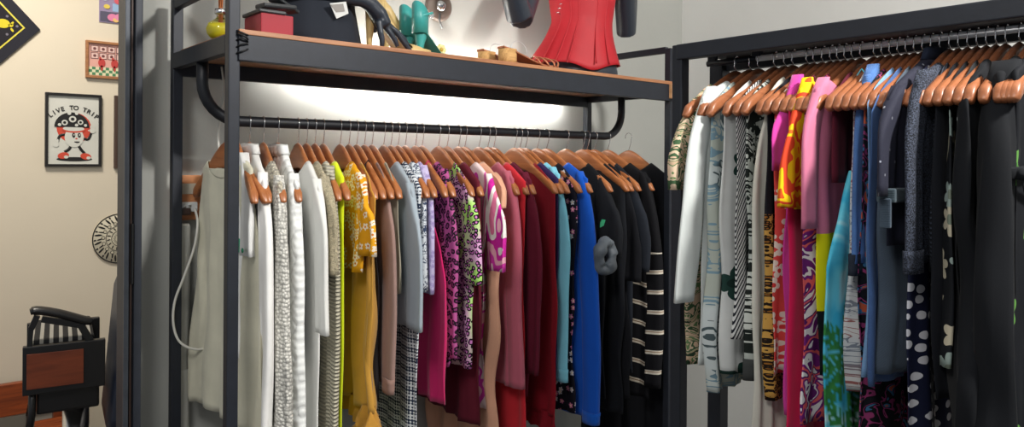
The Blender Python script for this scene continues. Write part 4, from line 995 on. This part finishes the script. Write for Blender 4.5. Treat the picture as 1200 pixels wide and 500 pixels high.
for u in (.50, .60): el(u, .57, .028, .05, ink, 7); el(u + .006, .565, .010, .018, wht, 8)
el(.56, .655, .05, .03, ink, 7, 0, PI, 2 * PI); el(.55, .615, .02, .014, ored, 7)
def text(mb_, ch, x, z, size, ang, Y, m_):
    c_ = bpy.data.curves.new('txt', 'FONT'); c_.body = ch; c_.size = size; c_.align_x = 'CENTER'; c_.extrude = .0006 / size * size; c_.offset = size * .02
    o_ = bpy.data.objects.new('txt', c_); COL.objects.link(o_); dg = bpy.context.evaluated_depsgraph_get(); me = bpy.data.meshes.new_from_object(o_.evaluated_get(dg))
    vs = []
    for v in me.vertices:
        X_, Z_ = v.co.x, v.co.y; vs.append(Vector((x + X_ * math.cos(ang) - Z_ * math.sin(ang), Y - v.co.z, z + X_ * math.sin(ang) + Z_ * math.cos(ang))))
    mb_.add(vs, [list(p.vertices) for p in me.polygons], m_); bpy.data.objects.remove(o_); bpy.data.curves.remove(c_); bpy.data.meshes.remove(me)
word = 'LIVE TO TRIP'
for i, ch in enumerate(word):
    if ch == ' ': continue
    a = R(128 - 76 * i / 11); cx, cz = A(.50, .72); text(mb, ch, cx + .46 * h_ * math.cos(a) * .92, cz + .50 * h_ * math.sin(a), .030, a - PI / 2, LY - .002, ink)
mb.build('print', pt)
# black rhombus banner top left
cx, cz = q(-2, 30); rx = q(46, 30)[0] - cx; bn = thing('rhombus_banner', 'black rhombus wall banner with yellow outline and yellow turtle shape, top left', 'banner', (cx, FY, cz - rx * 1.1))
mb = MB(); rz = rx * 1.12
def rh(s_, y, m_, th=.002, s2=None):
    if s2 is None: mb.plate([(cx - rx * s_, cz), (cx, cz - rz * s_), (cx + rx * s_, cz), (cx, cz + rz * s_)], y, th, m_)
rh(1, FY - .012, simple((44, 44, 52), .8), .010); rh(.62, FY - .014, simple((218, 204, 70), .6)); rh(.56, FY - .0155, simple((40, 38, 44), .8))
ye = simple((214, 196, 20), .6); mb.ell(cx + rx * .08, cz + .01, rx * .17, rx * .13, FY - .0175, .002, ye); mb.ell(cx + rx * .27, cz + .005, rx * .06, rx * .05, FY - .0175, .002, ye)
for dx, dz in ((.3, .09), (.3, -.1), (-.05, .14), (-.05, -.12)): mb.ell(cx + rx * dx, cz + rx * dz, rx * .06, rx * .03, FY - .0175, .002, ye, 12, 1.0 if dz > 0 else -1.0)
for dx, dz in ((.18, .28), (.18, -.24), (.42, .02), (-.1, .3)): mb.ell(cx + rx * dx, cz + rx * dz, rx * .035, rx * .035, FY - .0175, .002, simple((120, 116, 128), .7), 10)
mb.build('cloth', bn)
# comic print with wooden frame
(x0, z1), (x1, z0) = q(99, 47), q(146, 94)
pt, Yp = pic('framed_print', 'wooden framed pink comic style print with red figures, near the door frame', x0, z1, x1, z0, .012, wood((176, 122, 80), (140, 92, 58), 12, .5))
mb = MB(); mb.box((x0 + .01, Yp, z0 + .01), (x1 - .01, FY - .003, z1 - .01), simple((224, 168, 156), .6)); w_, h_ = x1 - x0, z1 - z0
for i in range(4):
    for j in range(2):
        a = (x0 + w_ * (.13 + .21 * i), z1 - h_ * (.12 + .19 * j)); mb.box((a[0], Yp - .001, a[1] - h_ * .17), (a[0] + w_ * .19, Yp, a[1]), simple((90, 56, 56), .6)); mb.box((a[0] + .003, Yp - .0016, a[1] - h_ * .17 + .003), (a[0] + w_ * .19 - .003, Yp - .001, a[1] - .003), simple((226, 190, 182), .6))
        mb.ell(a[0] + w_ * .095, a[1] - h_ * .085, w_ * .04, h_ * .04, Yp - .002, .0004, simple((110, 64, 64), .6), 10)
grn = simple((70, 130, 90), .6); crm = simple((222, 216, 180), .6)
for i in range(10):
    for j in range(3): mb.box((x0 + w_ * (.08 + .084 * i), Yp - .001, z0 + h_ * (.08 + .075 * j)), (x0 + w_ * (.164 + .084 * i), Yp, z0 + h_ * (.155 + .075 * j)), grn if (i + j) % 2 else crm)
fr = simple((192, 64, 60), .6)
for u in (.40, .72, .9): mb.ell(x0 + w_ * u, z0 + h_ * .42, w_ * .09, h_ * .12, Yp - .003, .001, fr, 14); mb.ell(x0 + w_ * (u - .04), z0 + h_ * .54, w_ * .03, h_ * .05, Yp - .003, .001, fr, 10); mb.ell(x0 + w_ * u, z0 + h_ * .28, w_ * .03, h_ * .08, Yp - .003, .001, fr, 10)
mb.build('print', pt)
# pastel collage
(x0, z1), (x1, z0) = q(115, -12), q(146, 29)
t = thing('collage_print', 'unframed pastel collage print above the wooden framed one', 'picture', (x0, FY, z0)); mb = MB(); w_, h_ = x1 - x0, z1 - z0
mb.box((x0, FY - .006, z0), (x1, FY - .001, z1), simple((150, 136, 168), .6)); mb.box((x0 + .004, FY - .0075, z0 + .004), (x1 - .004, FY - .006, z0 + h_ * .34), simple((86, 82, 104), .6)); mb.box((x0 + w_ * .5, FY - .0075, z0 + h_ * .37), (x1 - .004, FY - .006, z0 + h_ * .62), simple((150, 180, 214), .6))
for u, v, r_, cc in ((.5, .17, .2, (224, 132, 170)), (.75, .2, .18, (226, 140, 176)), (.62, .1, .12, (232, 190, 120)), (.28, .5, .12, (222, 196, 90)), (.75, .72, .2, (214, 92, 104)), (.55, .86, .16, (232, 200, 206)), (.2, .76, .14, (200, 206, 222))): mb.ell(x0 + w_ * u, z0 + h_ * v, w_ * r_, w_ * r_ * .8, FY - .009 - .0002 * u * 10, .001, simple(cc, .6), 14)
mb.build('print', t)
# narrow dark frame behind door frame
(x0, z1), (x1, z0) = q(133, 112), q(160, 197)
pt, Yp = pic('dark_framed_picture', 'dark brown framed picture mostly hidden by the steel door frame', x0, z1, x1, z0, .014, simple((76, 58, 50), .5)); mb = MB(); mb.box((x0 + .012, Yp, z0 + .012), (x1 - .012, FY - .003, z1 - .012), simple((120, 104, 92), .6)); mb.build('print', pt)
# mandala plate
cx, cz = q(141, 279); r0 = cx - q(108, 279)[0]; mp = thing('mandala_plate', 'round black and cream mandala plate on wall beside the door frame', 'wall decoration', (cx, FY, cz - r0)); mb = MB()
mb.lathe([(.002, -.006), (r0 * .985, -.006), (r0, -.003), (r0, .0), (.002, .0)], (cx, FY - .002, cz), simple((206, 198, 176), .6), 64, 'y')
yy = FY - .0095
for k in range(64): 
    a, a2 = 2 * PI * k / 64, 2 * PI * (k + 1) / 64
    for ra, rb in ((.96, 1.0), (.50, .52), (.30, .32)): mb.plate([(cx + r0 * ra * math.cos(a), cz + r0 * ra * math.sin(a)), (cx + r0 * ra * math.cos(a2), cz + r0 * ra * math.sin(a2)), (cx + r0 * rb * math.cos(a2), cz + r0 * rb * math.sin(a2)), (cx + r0 * rb * math.cos(a), cz + r0 * rb * math.sin(a))], yy, .0012, ink)
for k in range(16):
    a = 2 * PI * k / 16 + .1
    for rr_, du, dv, off in ((.80, .14, .035, .08), (.72, .11, .025, -.10), (.90, .05, .03, -.06), (.42, .07, .022, 0)): b_ = a + off; mb.ell(cx + r0 * rr_ * math.cos(b_), cz + r0 * rr_ * math.sin(b_), r0 * du, r0 * dv, yy, .0012, ink, 12, b_ + .25)
    for rr_, rd in ((.61, .07), (.2, .035)): 
        px1, pz1 = cx + r0 * rr_ * math.cos(a + .2), cz + r0 * rr_ * math.sin(a + .2); mb.ell(px1, pz1, r0 * rd, r0 * rd, yy, .0010, ink, 12); mb.ell(px1, pz1, r0 * rd * .72, r0 * rd * .72, yy - .0006, .0006, simple((206, 198, 176), .6), 12)
mb.build('plate', mp)
# bench
xb = onY(92, 4.0); bw = wood((150, 74, 36), (104, 48, 26), 8, .4); bn = thing('wooden_bench', 'low reddish wooden bench against the cream wall behind the barber chair', 'bench', (xb - .9, 4.0, 0))
zt, zb_ = q(20, 447, 4.15)[1], q(20, 484, 4.15)[1]
mb = MB(); mb.box((xb - 1.6, 4.12, zb_), (xb - .02, 4.16, zt), bw, .004); mb.build('backrest', bn)
for k in range(4): mb = MB(); mb.box((xb - 1.6, 3.76 + .085 * k, zb_ - .06), (xb, 3.835 + .085 * k, zb_ - .035), bw, .004); mb.build('seat_slat', bn)
for x in (xb - 1.5, xb - .06):
    for y in (3.78, 4.12): mb = MB(); mb.box((x - .02, y - .02, 0), (x + .02, y + .02, zb_ - .06 if y < 4 else zb_ + .02), bw, .003); mb.build('leg', bn)
# barber chair
CYF = 3.1; CYB = 3.54; blk = simple((22, 22, 25), .35); navy = plain((26, 34, 52), .06, .5, .1)
def cp(px, py, Y=CYF): v = P(px, py, Y); return Vector((v.x, Y, v.z))
bc = thing('barber_chair', 'black barber chair with brown side panel and navy backrest in the cream room', 'chair', (cp(75, 480).x, CYF, 0)); bc.rotation_euler = (0, 0, R(-9))
for side, Y in (('n', CYF), ('f', CYB)):
    a, b_ = cp(28, 405), cp(124, 450); c1, c2 = cp(33, 414), cp(99, 447)
    mb = MB(); mb.box((a.x, Y, b_.z), (b_.x, Y + .03, a.z - .01), blk, .004); sp = mb.build('side_frame', bc)
    mb = MB(); mb.box((c1.x, Y - .006 if side == 'n' else Y + .028, c2.z), (c2.x, Y + .002 if side == 'n' else Y + .036, c1.z - .008), wood((134, 64, 36), (104, 46, 26), 8, .4), .001); mb.build('side_panel', sp)
    if side == 'f': continue
    v = lambda px, py: Vector((cp(px, py).x, Y + .015, cp(px, py).z))
    mb = MB(); mb.tube(smooth([v(37, 367), v(46, 365), v(70, 368), v(95, 374), v(109, 377)]), [.012] * 3 + [.016] * 18 + [.015, .014, .013, .012], blk, 12, ry=[.02] * 3 + [.028] * 18 + [.027, .025, .022, .016]); ar = mb.build('armrest', bc)
    mb = MB(); mb.beam(v(45, 371), v(38, 387), .02, .022, blk); mb.beam(v(38, 385), v(36, 408), .016, .018, blk); mb.beam(v(50, 375), v(96, 381), .02, .022, blk); mb.beam(v(94, 378), v(112, 408), .022, .024, blk); mb.build('arm_support', ar)
mb = MB(); a, b_ = cp(36, 404), cp(112, 418); n = 40; st_ = stripes(((0, (36, 36, 38)), (.6, (150, 148, 142))), .03, 0, 'x')
mb.box((a.x, CYF + .035, b_.z), (b_.x, CYB - .005, a.z + .005), st_, .012); mb.build('seat', bc)
mb = MB(); rings = []
for i in range(15):
    f = i / 14; z = cp(120, 505).z + (cp(120, 326).z - cp(120, 505).z) * f; xc = cp(131, 480).x + .02 + .05 * f; th = .035 * (1 if f < .9 else .75); w0 = .235 * (1 if f < .92 else .88)
    rings.append([Vector((xc + th * math.copysign(abs(math.cos(t_)) ** .6, math.cos(t_)), (CYF + CYB) / 2 + .015 + w0 * math.copysign(abs(math.sin(t_)) ** .3, math.sin(t_)), z)) for t_ in [2 * PI * k / 28 for k in range(28)]])
mb.loft(rings, navy); mb.build('backrest', bc)
mb = MB(); a, b_ = cp(44, 450), cp(118, 478); mb.box((a.x, CYF + .04, b_.z), (b_.x, CYB, a.z), blk, .01); mb.build('seat_base', bc)
mb = MB(); c_ = cp(92, 480); mb.lathe([(.002, 0), (.24, 0), (.25, .015), (.22, .03), (.06, .05), (.05, .06), (.045, c_.z)], (c_.x, (CYF + CYB) / 2, 0), chrome(), 32); mb.build('pedestal', bc)
for Y in (CYF + .03, CYB - .02): mb = MB(); mb.tube([cp(40, 450, CYF) * 1.0 + Vector((0, Y - CYF, 0)), cp(39, 490) + Vector((0, Y - CYF, 0)), cp(32, 530) + Vector((0, Y - CYF, 0))], .013, blk, 10); mb.build('footrest_strut', bc)
mb = MB(); p = cp(32, 530); mb.box((p.x - .16, CYF + .02, p.z - .02), (p.x + .02, CYB, p.z + .005), blk, .006); mb.build('footrest', bc)
# ------------------------------------------------------------------ lights
def area(name, loc, target, sx, sy, power, col=(1, 1, 1), shape='RECTANGLE'):
    d = bpy.data.lights.new(name, 'AREA'); d.shape = shape; d.size = sx; d.size_y = sy; d.energy = power; d.color = col
    o = bpy.data.objects.new(name, d); COL.objects.link(o); o.location = loc
    o.rotation_euler = (Vector(target) - Vector(loc)).to_track_quat('-Z', 'Y').to_euler(); return o
area('ceiling_lamp_light', (1.5, -.6, 2.85), (1.6, 2.0, 1.2), .22, .22, 72, (1, .97, .92))
area('ceiling_lamp_light', (-.6, .3, 2.9), (1.4, 1.4, .9), .6, .6, 26, (1, .98, .95))
area('back_room_light', (.2, 3.1, 3.0), (.2, 3.6, 0), .5, .5, 40, (1, .93, .82))
w = bpy.data.worlds.new('world'); S.world = w; w.use_nodes = True
w.node_tree.nodes['Background'].inputs[0].default_value = (.9, .95, 1, 1); w.node_tree.nodes['Background'].inputs[1].default_value = .40
for o in bpy.data.objects:
    if 'base' in o: del o['base']
